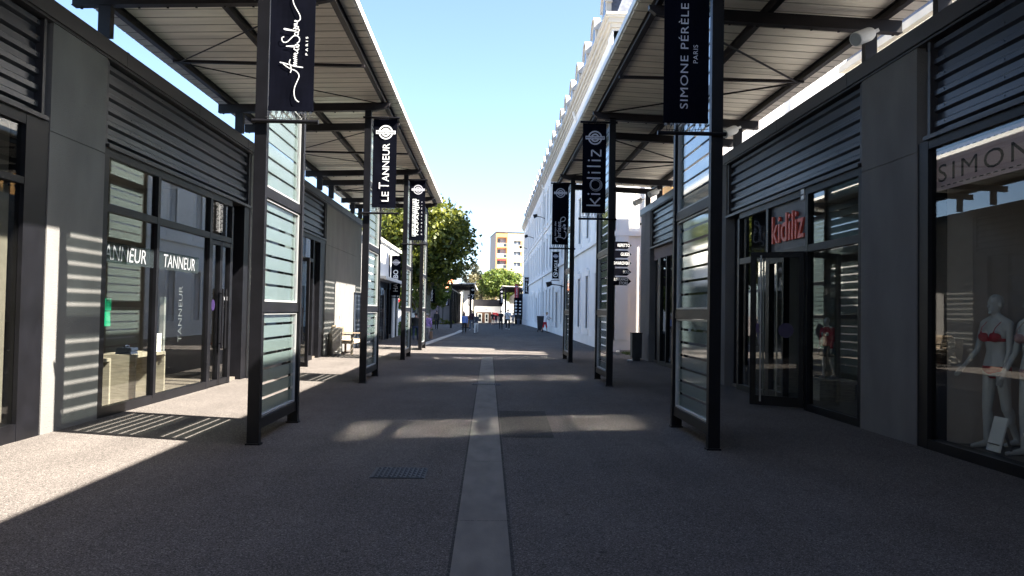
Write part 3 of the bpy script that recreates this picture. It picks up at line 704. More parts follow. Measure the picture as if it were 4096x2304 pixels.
# script banner
t, c = banner('black banner with white handwritten script lettering, nearest on the left', -2.62, -2.1, 9.56, 3.9, 5.82, -2.7)
k_ = 1.0977e-3
def sf(px, py, o): return (-2.62 + (px - 195) * k_ + (py - 1180) * 2.9e-5, 9.56 - .012 - o, 3.93 + (1180 - py) * k_)
mb = MB()
for pts, wd in (([(522, 1110), (500, 1098), (480, 1070), (470, 1020), (475, 960), (500, 895), (522, 840), (515, 805), (485, 775), (450, 762), (410, 745), (355, 705)], 8),
                ([(318, 688), (380, 700), (470, 725), (565, 738)], 9), ([(430, 655), (420, 690), (436, 735), (440, 770), (430, 798)], 8),
                ([(500, 722), (460, 712), (500, 700), (462, 690), (500, 678), (470, 668), (502, 655), (463, 645), (500, 632), (465, 622), (500, 610), (470, 600), (480, 585), (500, 592), (510, 575), (490, 560)], 6),
                ([(490, 560), (520, 545), (510, 520), (480, 525), (470, 545), (500, 552), (520, 530), (450, 518), (385, 513)], 7), ([(385, 513), (460, 505), (520, 510), (515, 490), (485, 495), (480, 510)], 6),
                ([(365, 412), (343, 425), (345, 455), (365, 472), (400, 465), (440, 425), (470, 400), (505, 400), (528, 425), (525, 460), (500, 480)], 8),
                ([(505, 395), (480, 388), (478, 370), (500, 362), (518, 378), (505, 395), (515, 355), (440, 335), (370, 322), (372, 335), (450, 345), (518, 348), (520, 325), (485, 325), (478, 310), (505, 318), (520, 300)], 6),
                ([(520, 300), (470, 292), (505, 280), (470, 272), (508, 262), (490, 245), (475, 240), (490, 232), (505, 250), (518, 235)], 6), ([(462, 325), (470, 315)], 7),
                ([(500, 242), (528, 232), (538, 205), (528, 165), (500, 115), (472, 60), (460, 10), (465, -40), (490, -80), (520, -100)], 8)):
    mb.ribbon(smoothpts(pts), wd * 1.2, lambda a, b, o: sf(a, b, o), .001 * (wd % 3))
mb.build('lettering', M['white'], t, recalc=False)
vtext(t, 'PARIS', 9.56, 4.56, 4.78, -2.175, .028, space=1.7, bold=.01)
# right near banner
t, c = banner('tall navy banner with wide spaced capitals reading upward, nearest on the right', 2.04, 2.58, 9.6, 3.88, 5.8, 2.69)
vtext(t, 'SIMONE PÉRÈLE', 9.6, 4.05, 5.32, 2.33, .118, m='greyletter', space=1.1)
vtext(t, 'PARIS', 9.6, 4.6, 4.82, 2.445, .056, m='greyletter', space=1.1)
# serif name banner
t, c = banner('black banner with large white serif style capitals under a ringed emblem, left side', -2.56, -2.05, 17.6, 3.79, 5.71, -2.68)
emblem(t, -2.29, 5.42, 17.6, 1, 'white')
mb = MB(); g = lambda a, b, o: upframe(-2.2, 17.6, 0)(a, b, o)
put_text(mb, 'LE', g, 3.92, 4.13, 0, .15, bold=.004); put_text(mb, 'T', g, 4.19, 4.33, 0, .215, bold=-.004); put_text(mb, 'ANNEUR', g, 4.35, 5.18, 0, .15, bold=.004); mb.build('lettering', M['white'], t, recalc=False)
# rounded letters banner
t, c = banner('navy banner with thin rounded lower case letters and a scribbled ring', 2.0, 2.52, 17.75, 3.78, 5.76, 2.66)
emblem(t, 2.27, 5.44, 17.75, 1, 'greyletter')
mb = MB(); U = upframe(2.4, 17.75, 0); W_ = .03
def st(p, q, w=W_): mb.ribbon([p, q], w, lambda a, b, o: U(a, b, o))
st((3.95, 0), (3.95, .3)); st((3.97, .1), (4.1, .22)); st((3.99, .12), (4.12, 0))
st((4.2, 0), (4.2, .2)); ring(mb, U, 4.2, .26, 0, .02, n=12)
for r in (.1, .112, .124, .136): ring(mb, U, 4.41 + R.uniform(-.012, .012), .105 + R.uniform(-.012, .012), r - .003, r + .003)
st((4.55, 0), (4.55, .3)); st((4.67, 0), (4.67, .2)); ring(mb, U, 4.67, .26, 0, .02, n=12); st((4.81, 0), (4.81, .3)); st((4.94, 0), (4.94, .2)); ring(mb, U, 4.94, .26, 0, .02, n=12)
mb.ribbon([(5.03, .2), (5.17, .2)], W_, lambda a, b, o: U(a, b, o)); mb.ribbon([(5.17, .19), (5.03, .01)], W_, lambda a, b, o: U(a, b, o)); mb.ribbon([(5.03, 0), (5.18, 0)], W_, lambda a, b, o: U(a, b, o))
mb.build('lettering', M['greyletter'], t, recalc=False)
# checked name banner
t, c = banner('black banner whose name is half black on white, half white on black', -2.58, -2.08, 25.95, 3.8, 5.71, -2.7)
emblem(t, -2.31, 5.42, 25.95, 1, 'greyletter', words=False)
mb = MB(); U = upframe(-2.36, 25.95, 0); rect(mb, U, 3.93, 5.12, -.0, .12); put_text(mb, 'NAPAPIJRI', upframe(-2.25, 25.95, 0), 3.97, 5.09, 0, .11); mb.build('lettering', M['white'], t, recalc=False)
mb = MB(); put_text(mb, 'NAPAPIJRI', U, 3.95, 5.08, .01, .11, .003); mb.build('dark_lettering', M['cloth'], t, recalc=False)
vtext(t, 'geographic', 25.95, 3.97, 5.05, -2.16, .05, m='greyletter', space=1.9, bold=.01)
# cherries banner
t, c = banner('navy banner with looped white lettering and two cherries', 1.98, 2.49, 26.0, 3.76, 5.71, 2.64)
emblem(t, 2.24, 5.42, 26.0, 1, 'greyletter', words=False)
vtext(t, 'le temps des', 26.0, 3.93, 4.5, 2.13, .07, m='greyletter', bold=.012)
vtext(t, 'erises', 26.0, 3.98, 4.5, 2.27, .12, m='greyletter', bold=.012)
mb = MB(); U = upframe(2.27, 26.0, 0)
for pts in ([(3.85, .1), (3.88, .15), (3.97, .15), (4.0, .08), (3.98, -.05), (3.95, -.1), (4.02, -.16), (4.15, -.16), (4.2, -.1)], [(4.5, .0), (4.52, -.1), (4.6, -.14), (4.65, -.08), (4.6, 0), (4.5, .02)]): mb.ribbon(smoothpts(pts), .025, lambda a, b, o: U(a, b, o))
ring(mb, U, 4.28, -.13, 0, .04, n=14); ring(mb, U, 4.38, -.11, 0, .04, n=14); mb.ribbon([(4.29, -.1), (4.32, -.02), (4.37, -.09)], .012, lambda a, b, o: U(a, b, o))
mb.build('flourish', M['greyletter'], t, recalc=False)
# farther banners
t, c = banner('black banner with fat white capitals in front of the white shop', -5.27, -4.77, 44, 2.35, 4.45, -5.38)
emblem(t, -5.02, 4.12, 44, 1, 'greyletter', words=False); vtext(t, 'HARIBO', 44, 2.55, 3.72, -4.9, .26, bold=.015)
mb = MB(); mb.box(-5.44, -5.34, 43.95, 44.05, 0, 4.85); mb.build('post', M['steel'], t)
t, c = banner('black banner with rounded white lettering before the big plane tree', -4.72, -4.22, 64, 2.2, 3.85, -4.8, lace=False)
emblem(t, -4.47, 3.62, 64, 1, 'greyletter', words=False); vtext(t, 'Desigual.', 64, 2.3, 3.3, -4.35, .22, bold=.015)
mb = MB(); mb.tube([(-4.82, 64, gz(64)), (-4.82, 64, 3.95)], .05); mb.build('post', M['steel'], t)
t, c = banner('navy banner with eagle disc emblem on the white facade', 4.48, 4.96, 58, 3.98, 5.86, 5.0)
emblem(t, 4.72, 5.58, 58, .95, 'greyletter', words=False); vtext(t, 'AIGLE', 58, 4.52, 5.3, 4.84, .2, bold=.01)
mb = MB(); fr = lambda a, b, o: (a, 58 - .02 - o, b); ring(mb, fr, 4.72, 4.28, .15, .185); mb.add([fr(4.62, 4.2, 0), fr(4.73, 4.27, 0), fr(4.84, 4.32, 0), fr(4.74, 4.42, 0), fr(4.68, 4.33, 0)], [(0, 1, 2, 3, 4)]); mb.build('disc_emblem', M['white'], t, recalc=False)
t, c = banner('slate blue banner with plain capitals far along the white facade', 4.47, 4.97, 102, 3.85, 5.85, 5.0, lace=False)
emblem(t, 4.72, 5.55, 102, 1, 'greyletter', words=False); vtext(t, 'JEREM', 102, 4.0, 5.2, 4.83, .24, bold=.01)
t, c = banner('red banner with white lettering far off beside the white facade', 3.55, 4.05, 112, 3.4, 5.3, 4.15, cloth='redcloth', lace=False)
emblem(t, 3.8, 5.0, 112, 1, 'greyletter', words=False); vtext(t, 'PC SÉCURITÉ', 112, 3.5, 4.75, 3.92, .22, bold=.015)
mb = MB(); mb.tube([(4.15, 112, gz(112)), (4.15, 112, 5.4)], .06); mb.build('post', M['steel'], t)
t, c = banner('dark blue banner with bold capitals under the far right canopy', 1.62, 2.2, 124, 2.6, 4.9, 2.5, lace=False)
emblem(t, 1.95, 4.55, 124, 1, 'greyletter', words=False); vtext(t, 'SEIKO', 124, 2.9, 4.1, 2.12, .26, bold=.015)
mb = MB(); mb.box(2.4, 2.6, 123.9, 124.1, gz(124), 5.2); mb.build('post', M['steel'], t)
t, c = banner('dark banner with framed upright lettering on the far left shop corner', -5.6, -5.0, 103, 2.2, 4.2, -5.75, lace=False)
emblem(t, -5.3, 3.95, 103, 1, 'greyletter', words=False); vtext(t, 'LE COMPTOIR', 103, 2.55, 3.6, -5.22, .16, bold=.015)
mb = MB(); fr = lambda a, b, o: (a, 102.97, b)
for a0, a1, b0, b1 in ((-5.46, -5.43, 2.45, 3.7), (-5.17, -5.14, 2.45, 3.7), (-5.43, -5.17, 3.67, 3.7), (-5.43, -5.17, 2.45, 2.48)): rect(mb, fr, a0, a1, b0, b1)
ring(mb, fr, -5.3, 2.33, 0, .1); mb.build('border', M['greyletter'], t, recalc=False)
mb = MB(); mb.box(-5.8, -5.7, 102.95, 103.05, gz(103), 4.4); mb.build('post', M['steel'], t)
t, c = banner('dark banner with leaping cat outline by the far left canopy posts', -2.6, -2.1, 118, 3.2, 4.9, -2.75, lace=False)
emblem(t, -2.35, 4.6, 118, 1, 'white', words=False); mb = MB(); fr = lambda a, b, o: (a, 117.97, b); mb.ribbon(smoothpts([(-2.55, 3.95), (-2.4, 3.85), (-2.3, 3.6), (-2.5, 3.3)]), .1, lambda a, b, o: fr(a, b, o)); mb.ribbon([(-2.38, 3.8), (-2.12, 3.9)], .08, lambda a, b, o: fr(a, b, o)); mb.build('motif', M['white'], t, recalc=False)
t, c = banner('narrow black banner with short white capitals on the far white wall', -3.65, -3.25, 142, 2.5, 4.3, -3.2, lace=False)
emblem(t, -3.45, 4.05, 142, .9, 'white', words=False); vtext(t, 'FOSSIL', 142, 2.6, 3.7, -3.36, .22, bold=.01)

# ------------------------------------------------------------------ direction sign
t = thing('direction_sign', 'stack of five black arrow boards pointing right before the white building', 'direction sign', (4.1, 30.5, 0))
mb = MB(); mb.box(4.08, 4.16, 30.52, 30.6, 0, 4.9); mb.build('post', M['steel'], t)
Yd = 30.5
def px(x): return (x - 1229) / 2050 * Yd * .9992
for k, (txt, b) in enumerate((('REPETTO', 0), ('GUESS', 0), ('SWAROVSKI', 0), ('IKKS', 0), ('NIKE CLEARANCE\nSTORE', 0))):
    zt = 4.29 - k * .335; h = .275 if k < 4 else .3
    mb = MB(); mb.prism([(4.02, zt - h), (5.18, zt - h), (5.34, zt - h / 2), (5.18, zt), (4.02, zt)], Yd - .02, Yd + .02, lambda a, b, d: (a, d, b))
    a_ = mb.build('arrow_board', M['cloth'], t)
    mb = MB(); fr = lambda a, b, o: (a, Yd - .025, b); w = {0: .46, 1: .34, 2: .6, 3: .24, 4: .86}[k]
    if k < 4: put_text(mb, txt, fr, 5.27 - w, 5.27, zt - h * .72, zt - h * .28, bold=.012)
    else: put_text(mb, 'NIKE CLEARANCE', fr, 4.37, 5.22, zt - .13, zt - .025, bold=.012); put_text(mb, 'STORE', fr, 4.88, 5.22, zt - .275, zt - .165, bold=.012)
    mb.build('lettering', M['white'], a_, recalc=False)

# ------------------------------------------------------------------ spotlights under the right canopy
def spot(label, x, y, z, az=205):
    t = thing('spotlight', label, 'spotlight', (x, y, z), 'white spotlights on the right wall')
    d = Vector((math.cos(rad(az)), math.sin(rad(az)), -.45)).normalized()
    c = Vector((x, y, z)); a = c - d * .16; b = c + d * .18
    mb = MB(); mb.tube([a - d * .03, a, a + d * .05, b], [.045, .08, .096, .1], 16); mb.build('housing', M['lampwhite'], t, smooth=False)
    mb = MB(); mb.tube([b - d * .004, b + d * .004], [.088, .088], 16); mb.build('lens', M['alu'], t)
    mb = MB(); mb.bar(a, (x + .24, y + .08, z + .12), .05, .05); mb.build('bracket', M['lampwhite'], t)
spot('white cylinder spotlight on the stub post nearest the camera', 5.2, 11.2, 5.55)
spot('white cylinder spotlight on the stub post above the red lettering shop', 5.2, 17.5, 5.6)
spot('white cylinder spotlight next to the ochre wall', 5.2, 25.75, 5.45)
t_ = spot('white cylinder spotlight at the end corner of the right row', 5.15, 28.2, 5.5)

# ------------------------------------------------------------------ big white building
def wall_holes(mb, u0, u1, v0, v1, holes, order, depth=.3):
    us = sorted({u0, u1, *[h[0] for h in holes], *[h[1] for h in holes]}); vs = sorted({v0, v1, *[h[2] for h in holes], *[h[3] for h in holes]})
    for i in range(len(us) - 1):
        for j in range(len(vs) - 1):
            cu, cv = (us[i] + us[i + 1]) / 2, (vs[j] + vs[j + 1]) / 2
            if any(h[0] < cu < h[1] and h[2] < cv < h[3] for h in holes): continue
            mb.add([order(us[i], vs[j], 0), order(us[i + 1], vs[j], 0), order(us[i + 1], vs[j + 1], 0), order(us[i], vs[j + 1], 0)], [(0, 1, 2, 3)])
    for a, b, c, d in holes:
        q = [(a, c), (b, c), (b, d), (a, d)]
        for k in range(4):
            p, r = q[k], q[(k + 1) % 4]; mb.add([order(*p, 0), order(*r, 0), order(*r, -depth), order(*p, -depth)], [(0, 1, 2, 3)])
t = thing('large_building', 'long white building with slate mansard roof and dormers on the right', 'building', (5, 33.5, 0))
FY0, FY1 = 33.6, 120.0
bays = [37.56 + 3.64 * k for k in range(23)]
doorbays = {6: 1, 13: 1}
holes = []
for k, yb in enumerate(bays):
    if yb + 1 > FY1: continue
    if k in doorbays: holes.append((yb - .9, yb + .9, -.6, 3.05))
    else: holes.append((yb - .5, yb + .5, .8, 3.45))
    holes.append((yb - .5, yb + .5, 5.35, 7.9)); holes.append((yb - .5, yb + .5, 9.5, 12.1))
O1 = lambda u, v, n: (5.0 - n, u, v)
mb = MB(); wall_holes(mb, FY0, FY1, -.6, 13.4, holes, O1)
mb.add([(5, FY0, -.6), (24, FY0, -.6), (24, FY0, 13.4), (5, FY0, 13.4)], [(0, 1, 2, 3)]); mb.add([(5, FY1, -.6), (24, FY1, -.6), (24, FY1, 13.4), (5, FY1, 13.4)], [(0, 1, 2, 3)])
mb.add([(24, FY0, -.6), (24, FY1, -.6), (24, FY1, 13.4), (24, FY0, 13.4)], [(0, 1, 2, 3)])
mb.build('wall', M['wallwhite'], t, recalc=False)
mb = MB(O1)
mb.box(FY0 - .08, FY1, -.6, .46, -.2, .07)
mb.box(FY0 - .1, FY0 + 1.1, .46, 13.35, -.2, .06)
mb.build('plinth', M['wallwhite'], t)
mb = MB(); mb.box(4.95, 24, FY0 - .07, FY0, -.6, .5); mb.box(5.0, 5.75, FY0 - .1, FY0 - .001, .5, 13.35); mb.box(4.96, 24, FY0 - .12, FY0 - .001, 4.8, 5.0)
mb.box(6.4, 6.65, FY0 - .06, FY0 - .001, .5, 13.35)
for xx in (9, 12.5, 16, 19.5):
    for z in (5.3, 9.4): mb.box(xx, xx + 1.5, FY0 - .08, FY0 - .001, z, z + 2.8)
mb.build('pilaster', M['wallwhite'], t)
mb = MB(O1); mb.box(FY0 - .13, FY1, 4.8, 5.02, -.1, .13); mb.box(FY0 - .13, FY1, 8.75, 8.9, -.1, .08); mb.build('string_course', M['wallwhite'], t)
mb = MB()
for z0, z1, p in ((13.35, 13.5, .07), (13.5, 13.68, .14), (13.68, 13.88, .24), (13.88, 13.98, .32), (13.98, 14.08, .36)):
    mb.box(5 - p, 24.2 + p * 0, FY0 - p, FY1 + p, z0, z1)
mb.build('cornice', M['moulding'], t)
mb = MB()
bot = [(5.12, FY0 + .1, 14.08), (24, FY0 + .1, 14.08), (24, FY1, 14.08), (5.12, FY1, 14.08)]; mid = [(6.2, FY0 + 1.2, 17.0), (22.8, FY0 + 1.2, 17.0), (22.8, FY1, 17.0), (6.2, FY1, 17.0)]; top = [(14.5, FY0 + 8, 18.2), (14.6, FY0 + 8, 18.2), (14.6, FY1, 18.2), (14.5, FY1, 18.2)]
vs = bot + mid + top
mb.add(vs, [(i, (i + 1) % 4, 4 + (i + 1) % 4, 4 + i) for i in range(4)] + [(4 + i, 4 + (i + 1) % 4, 8 + (i + 1) % 4, 8 + i) for i in range(4)] + [(8, 9, 10, 11)])
mb.build('roof', M['slate'], t)
# windows: one built, the rest copied
def white_window(z0, z1):
    wz = thing('window', '', '', (0, 0, 0)); del wz['label']; del wz['category']
    f = lambda u, v, n: (-n, u, v)
    mb = MB(f)
    for a, b, c, d in ((-.72, -.5, z0 - .1, z1 + .1), (.5, .72, z0 - .1, z1 + .1)): mb.box(a, b, c, d, -.05, .05)
    mb.box(-.8, .8, z1 + .0, z1 + .28, -.05, .07); mb.box(-.16, .16, z1 + .28, z1 + .42, -.05, .08); mb.box(-.85, .85, z0 - .3, z0 - .0, -.05, .09)
    mb.build('frame', M['wallwhite'], wz)
    mb = MB(f); mb.box(-.5, .5, z0, z1, -.26, -.24); mb.build('pane', M['shutwin'], wz)
    mb = MB(f); mb.box(-.03, .03, z0, z1, -.24, -.22); mb.box(-.5, .5, z0 + (z1 - z0) * .66, z0 + (z1 - z0) * .66 + .05, -.239, -.225); mb.build('bar', M['trim'], wz)
    return wz
protos = [white_window(.8, 3.45), white_window(5.35, 7.9), white_window(9.5, 12.1)]
nwin = 0
for fl, p in enumerate(protos):
    first = True
    for k, yb in enumerate(bays):
        if yb + 1 > FY1 or (fl == 0 and k in doorbays): continue
        c = p if first else dup(p); first = False
        c.parent = t; c.location = Vector((5.0, yb, 0)) - t.location
for k in doorbays:
    yb = bays[k]; f = O1
    mb = MB(f); mb.box(yb - .9, yb + .9, -.5, 3.05, -.28, -.24); dd = mb.build('door', cmat('pale_blue_door', (.3, .38, .48), .6), t)
    mb = MB(f); mb.box(yb - 1.15, yb - .9, -.5, 3.3, -.05, .08); mb.box(yb + .9, yb + 1.15, -.5, 3.3, -.05, .08); mb.box(yb - .9, yb + .9, 3.05, 3.3, -.05, .08); mb.build('door_surround', M['wallwhite'], dd)
def dormer():
    wz = bpy.data.objects.new('dormer', None); COL.objects.link(wz); f = lambda u, v, n: (-n, u, v)
    mb = MB(f); arch = [(.75 * math.cos(rad(a)), 15.42 + .75 * math.sin(rad(a))) for a in range(0, 181, 20)]
    mb.prism([(.75, 14.08)] + arch + [(-.75, 14.08)], -.22, .0, lambda p, q, d: (p, q, d)); mb.build('surround', M['moulding'], wz)
    mb = MB(f); ar2 = [(.7 * math.cos(rad(a)), 15.4 + .66 * math.sin(rad(a))) for a in range(0, 181, 20)]
    mb.prism([(.7, 14.08)] + ar2 + [(-.7, 14.08)], -2.0, -.22, lambda p, q, d: (p, q, d)); mb.build('cheek', M['slate'], wz)
    mb = MB(f); mb.prism([(.42, 14.3)] + [(.42 * math.cos(rad(a)), 15.38 + .42 * math.sin(rad(a))) for a in range(0, 181, 30)] + [(-.42, 14.3)], .0, .012, lambda p, q, d: (p, q, d)); mb.build('pane', M['window'], wz)
    mb = MB(f); a2 = [(.85 * math.cos(rad(a)), 15.42 + .85 * math.sin(rad(a))) for a in range(0, 181, 20)]; a1 = [(.752 * math.cos(rad(a)), 15.42 + .752 * math.sin(rad(a))) for a in range(180, -1, -20)]
    mb.prism(a2 + a1, -.25, .08, lambda p, q, d: (p, q, d)); mb.build('hood', M['moulding'], wz)
    return wz
dp = dormer(); first = True
for k in range(23):
    yb = 36.5 + 3.64 * k
    if yb > FY1 - 1: continue
    c = dp if first else dup(dp); first = False; c.parent = t; c.location = Vector((5.0, yb, 0)) - t.location
for yb in (47.9, 75.9, 103):
    mb = MB(); mb.tube([(4.93, yb, gz(yb)), (4.93, yb, 13.0), (4.8, yb, 13.5)], .07, 8); mb.build('downpipe', M['wallwhite'], t)
def flood(label, y, z, x=4.2):
    t = thing('floodlight', label, 'floodlight', (5, y, z), 'floodlights on the white facade')
    mb = MB(); mb.tube([(5.0, y, z - .1), (4.6, y, z + .05), (x, y, z + .1)], .035, 6); mb.build('arm', M['steel'], t)
    mb = MB(); mb.prism([(x - .3, z + .22), (x + .05, z + .3), (x + .1, z + .05), (x - .2, z - .1)], y - .22, y + .22, lambda a, b, d: (a, d, b)); mb.build('lamp_head', M['steel'], t)
flood('floodlight on the white facade nearest the camera, high on the wall', 74, 10.2); flood('small floodlight high on the facade in the middle of its row', 92, 10.0); flood('smallest floodlight farthest along the facade', 108, 10.0)
flood('black floodlight on a long arm below the eagle disc banner', 53, 3.3, 4.0)

# building behind the right shops, seen through the strip under the canopy
t = thing('annex_building', 'white building with ochre shutters behind the right shops', 'building', (13, 17, 0))
mb = MB(); mb.box(13, 20, 2, 29.5, 0, 10.6); mb.build('wall', M['wallwhite'], t)
mb = MB(); mb.box(12.8, 20.1, 1.9, 29.6, 10.6, 10.85); mb.build('cornice', M['moulding'], t)
mb = MB(); mb.prism([(12.95, 10.85), (20, 10.85), (19, 13.2), (14, 13.2)], 2, 29.5, lambda a, b, d: (a, d, b)); mb.build('roof', M['slate'], t)
for yb in (8, 11.5, 15, 18.5, 22, 25.5):
    for s_ in (-.75, .75):
        mb = MB(); mb.box(12.94, 13.0 - .002, yb + s_ - .32, yb + s_ + .32, 8.2, 10.2); mb.build('shutter', M['ochre'], t)
    mb = MB(); mb.box(12.97, 12.998, yb - .4, yb + .4, 8.2, 10.2); mb.build('window', M['window'], t)
t = thing('ochre_building', 'ochre plastered wall behind the end of the right row', 'building', (8.6, 34, 0))
mb = MB(); mb.box(7.0, 8.4, 31.2, 32.9, 0, 7.4); mb.build('wall', M['ochre'], t); mb = MB(); mb.box(6.95, 8.45, 31.1, 32.95, 7.4, 7.5); mb.build('coping', M['trim'], t)

# ------------------------------------------------------------------ left middle distance: white shop
t = thing('white_shop', 'white shop with black entrance beyond the left canopy', 'shop', (-5.4, 42, 0))
f = wallmap(-1)
mb = MB(f); mb.box(37.2, 49, 3.1, 4.95, -8, 0); mb.box(37.2, 37.6, 0, 3.1, -8, 0); mb.box(48.6, 49, 0, 3.1, -8, 0); mb.box(37.6, 48.6, 0, 3.1, -8, -7.8); mb.build('wall', M['wallwhite'], t)
mb = MB(f); mb.box(37.1, 49.1, 4.95, 5.1, -8.1, .12); mb.build('roof', M['trim'], t)
mb = MB(f); mb.box(37.3, 48.9, 3.0, 3.12, -.1, .7); mb.box(37.3, 48.9, 2.96, 3.0, .62, .7); mb.build('awning', M['trim'], t)
frame(t, -1, [(37.6, 37.9, 0, 3.0), (40.2, 40.5, 0, 3.0), (43.2, 43.5, 0, 3.0), (45.9, 46.2, 0, 3.0), (48.3, 48.6, 0, 3.0)], [(37.9, 48.3, 2.7, 3.0), (37.9, 40.2, 0, .2), (43.5, 45.9, 0, .2)], n0=-.25, n1=-.05)
pane(t, -1, 37.9, 40.2, .2, 2.7, -.2); pane(t, -1, 43.5, 45.9, .2, 2.7, -.2)
mb = MB(f); mb.box(46.25, 47.2, 0, 2.95, -.2, .02); mb.build('white_panel', M['wallwhite'], t)
mb = MB(f); mb.box(40.5, 43.2, 0, 2.7, -.6, -.5); mb.box(47.2, 48.3, 0, 2.7, -.3, -.25); mb.build('dark_recess', M['steel'], t)
mb = MB(f); mb.box(38.3, 39.3, .05, 2.6, .3, .35); dd = mb.build('door', M['shopglass'], t)
mb = MB(f); mb.tube([(39.2, .15, .4), (39.2, 2.5, .4)], .03); mb.build('handle', M['chrome'], dd)
# small kiosk with the red sign
t = thing('kiosk', 'low white kiosk with red sign board behind the left posts', 'kiosk', (-7.2, 76, 0))
mb = MB(); mb.box(-9.6, -5.6, 75, 78, gz(76), 2.9); mb.build('wall', M['wallwhite'], t)
mb = MB(); mb.box(-9.7, -5.55, 74.85, 75, 2.0, 2.5); sg = mb.build('sign_board', M['red'], t)
mb = MB(); put_text(mb, 'kilm V', lambda a, b, o: (a, 74.84, b), -7.9, -6.3, 2.08, 2.42, bold=.01); mb.build('lettering', M['white'], sg, recalc=False)
mb = MB(); mb.box(-7.0, -6.2, 74.95, 75, 1.3, 1.85); mb.build('window', M['window'], t)

# ------------------------------------------------------------------ far shops
t = thing('far_shop_row', 'dark shop row with tall windows far down the left side', 'shop', (-4.6, 104, 0))
g0 = -.6
mb = MB(); mb.box(-9, -4.75, 104, 106, g0, 4.2); mb.box(-9, -4.9, 106, 140, 2.8, 4.2); mb.box(-9, -8.8, 106, 140, g0, 2.8); mb.build('wall', M['plaster'], t)
mb = MB(); mb.box(-9.1, -4.7, 103.9, 140, 4.2, 4.4); mb.build('fascia', M['coping'], t)
for k in range(6):
    y0 = 106.3 + k * 5.6
    mb = MB(); mb.box(-4.9, -4.6, y0, y0 + .5, g0, 4.2); mb.build('pillar', M['steel'], t)
    mb = MB(); mb.box(-4.85, -4.84, y0 + .5, y0 + 5.6, g0, 2.8); mb.build('window', M['window'], t)
    mb = MB()
    for j in range(6): mb.box(-4.9, -4.8, y0 + .5, y0 + 5.6, 2.85 + j * .22, 2.95 + j * .22)
    mb.build('louvre', M['alu'], t)
mb = MB(); mb.box(-4.95, -4.6, 103.7, 104, g0, 4.2); mb.build('corner_post', M['steel'], t)
t = thing('poster_panel', 'framed dark poster panel on the grass before the far left shops', 'poster panel', (-6.4, 98, -.15))
mb = MB(); mb.box(-7.2, -5.9, 97.9, 98.0, -.1, 2.6); mb.build('frame', M['steel'], t)
mb = MB(); mb.box(-7.1, -6.0, 97.88, 97.9, .2, 2.5); mb.build('poster', M['poster'], t)
t = thing('white_block', 'sunlit white wall block beyond the far left canopy', 'building', (-3.4, 143, -.6))
mb = MB(); mb.box(-4.4, -2.9, 143, 150, -.8, 5.4); mb.build('wall', M['wallwhite'], t); mb = MB(); mb.box(-4.45, -2.85, 142.95, 150, 5.4, 5.5); mb.build('coping', M['trim'], t)
t = thing('end_shop', 'white shop with dark ribbed parapet closing the street', 'shop', (0, 150, -.6))
mb = MB(); wall_holes(mb, -2.6, 2.4, -.7, 2.45, [(-2.3, .5, -.7, 1.35)], lambda u, v, n: (u, 150 - n, v), .4)
mb.add([(-2.6, 150, -.7), (-2.6, 158, -.7), (-2.6, 158, 3.3), (-2.6, 150, 3.3)], [(0, 1, 2, 3)]); mb.add([(2.4, 150, -.7), (2.4, 158, -.7), (2.4, 158, 3.3), (2.4, 150, 3.3)], [(0, 1, 2, 3)]); mb.build('wall', M['wallwhite'], t, recalc=False)
mb = MB()
for j in range(5): mb.box(-2.7, 2.5, 149.85, 150.2, 2.45 + j * .22, 2.58 + j * .22); mb.box(-2.7, 2.5, 149.92, 150.2, 2.58 + j * .22, 2.67 + j * .22)
mb.box(-2.75, 2.55, 149.8, 158, 3.55, 3.65); mb.build('parapet', M['coping'], t)
mb = MB(); put_text(mb, 'LES PETITS DE MAIRE', lambda a, b, o: (a, 149.97, b), -2.1, -.2, 1.7, 1.95, bold=.01); mb.build('lettering', M['greyletter'], t, recalc=False)
mb = MB(); mb.box(-2.3, .5, 150.42, 150.5, -.7, 1.35); mb.build('entrance_recess', cmat('warm_entrance', (.2, .1, .06), .7), t)
for x0, x1 in ((-2.0, -1.2), (-.65, .0)):
    mb = MB(); mb.box(x0, x0 + .14, 149.9, 150.0, -.65, 1.1); mb.box(x1 - .14, x1, 149.9, 150.0, -.65, 1.1); mb.box(x0 + .14, x1 - .14, 149.9, 150, .95, 1.1); mb.box(x0 + .14, x1 - .14, 149.9, 150, -.65, -.35); mb.box(x0 + .14, x1 - .14, 149.92, 150, .2, .28)
    dd = mb.build('door', M['trim'], t); mb = MB(); mb.box(x0 + .14, x1 - .14, 149.96, 149.98, -.35, .95); mb.build('pane', M['window'], dd)
t = thing('shirt_display', 'red T-shirt shaped display on the white end shop', 'display', (1.15, 149.8, .2))
mb = MB(); P = [(-.35, -.75), (.35, -.75), (.35, .1), (.6, -.05), (.75, .25), (.35, .55), (.15, .6), (0, .5), (-.15, .6), (-.35, .55), (-.75, .25), (-.6, -.05), (-.35, .1)]
mb.prism([(1.2 + a, .7 + b) for a, b in P], 149.75, 149.85, lambda a, b, d: (a, d, b)); mb.build('shirt', M['red'], t)
mb = MB(); put_text(mb, '20 %', lambda a, b, o: (a, 149.74, b), .95, 1.45, .75, .98, bold=.01); put_text(mb, 'extra', lambda a, b, o: (a, 149.74, b), .95, 1.45, .4, .6, bold=.01); mb.build('lettering', M['white'], t, recalc=False)
t = thing('far_dark_shop', 'dark ribbed shop front far off under the right canopy', 'shop', (4.4, 128, -.3))
mb = MB(); mb.box(4.0, 9, 122, 150, -.7, 4.1); mb.build('wall', M['steel'], t); mb = MB(); mb.box(3.95, 9.05, 121.9, 150, 4.1, 4.3); mb.build('fascia', M['coping'], t)
for k in range(5):
    mb = MB(); mb.box(3.96, 4.0, 123 + k * 5, 127 + k * 5, -.3, 2.9); mb.build('window', M['window'], t)
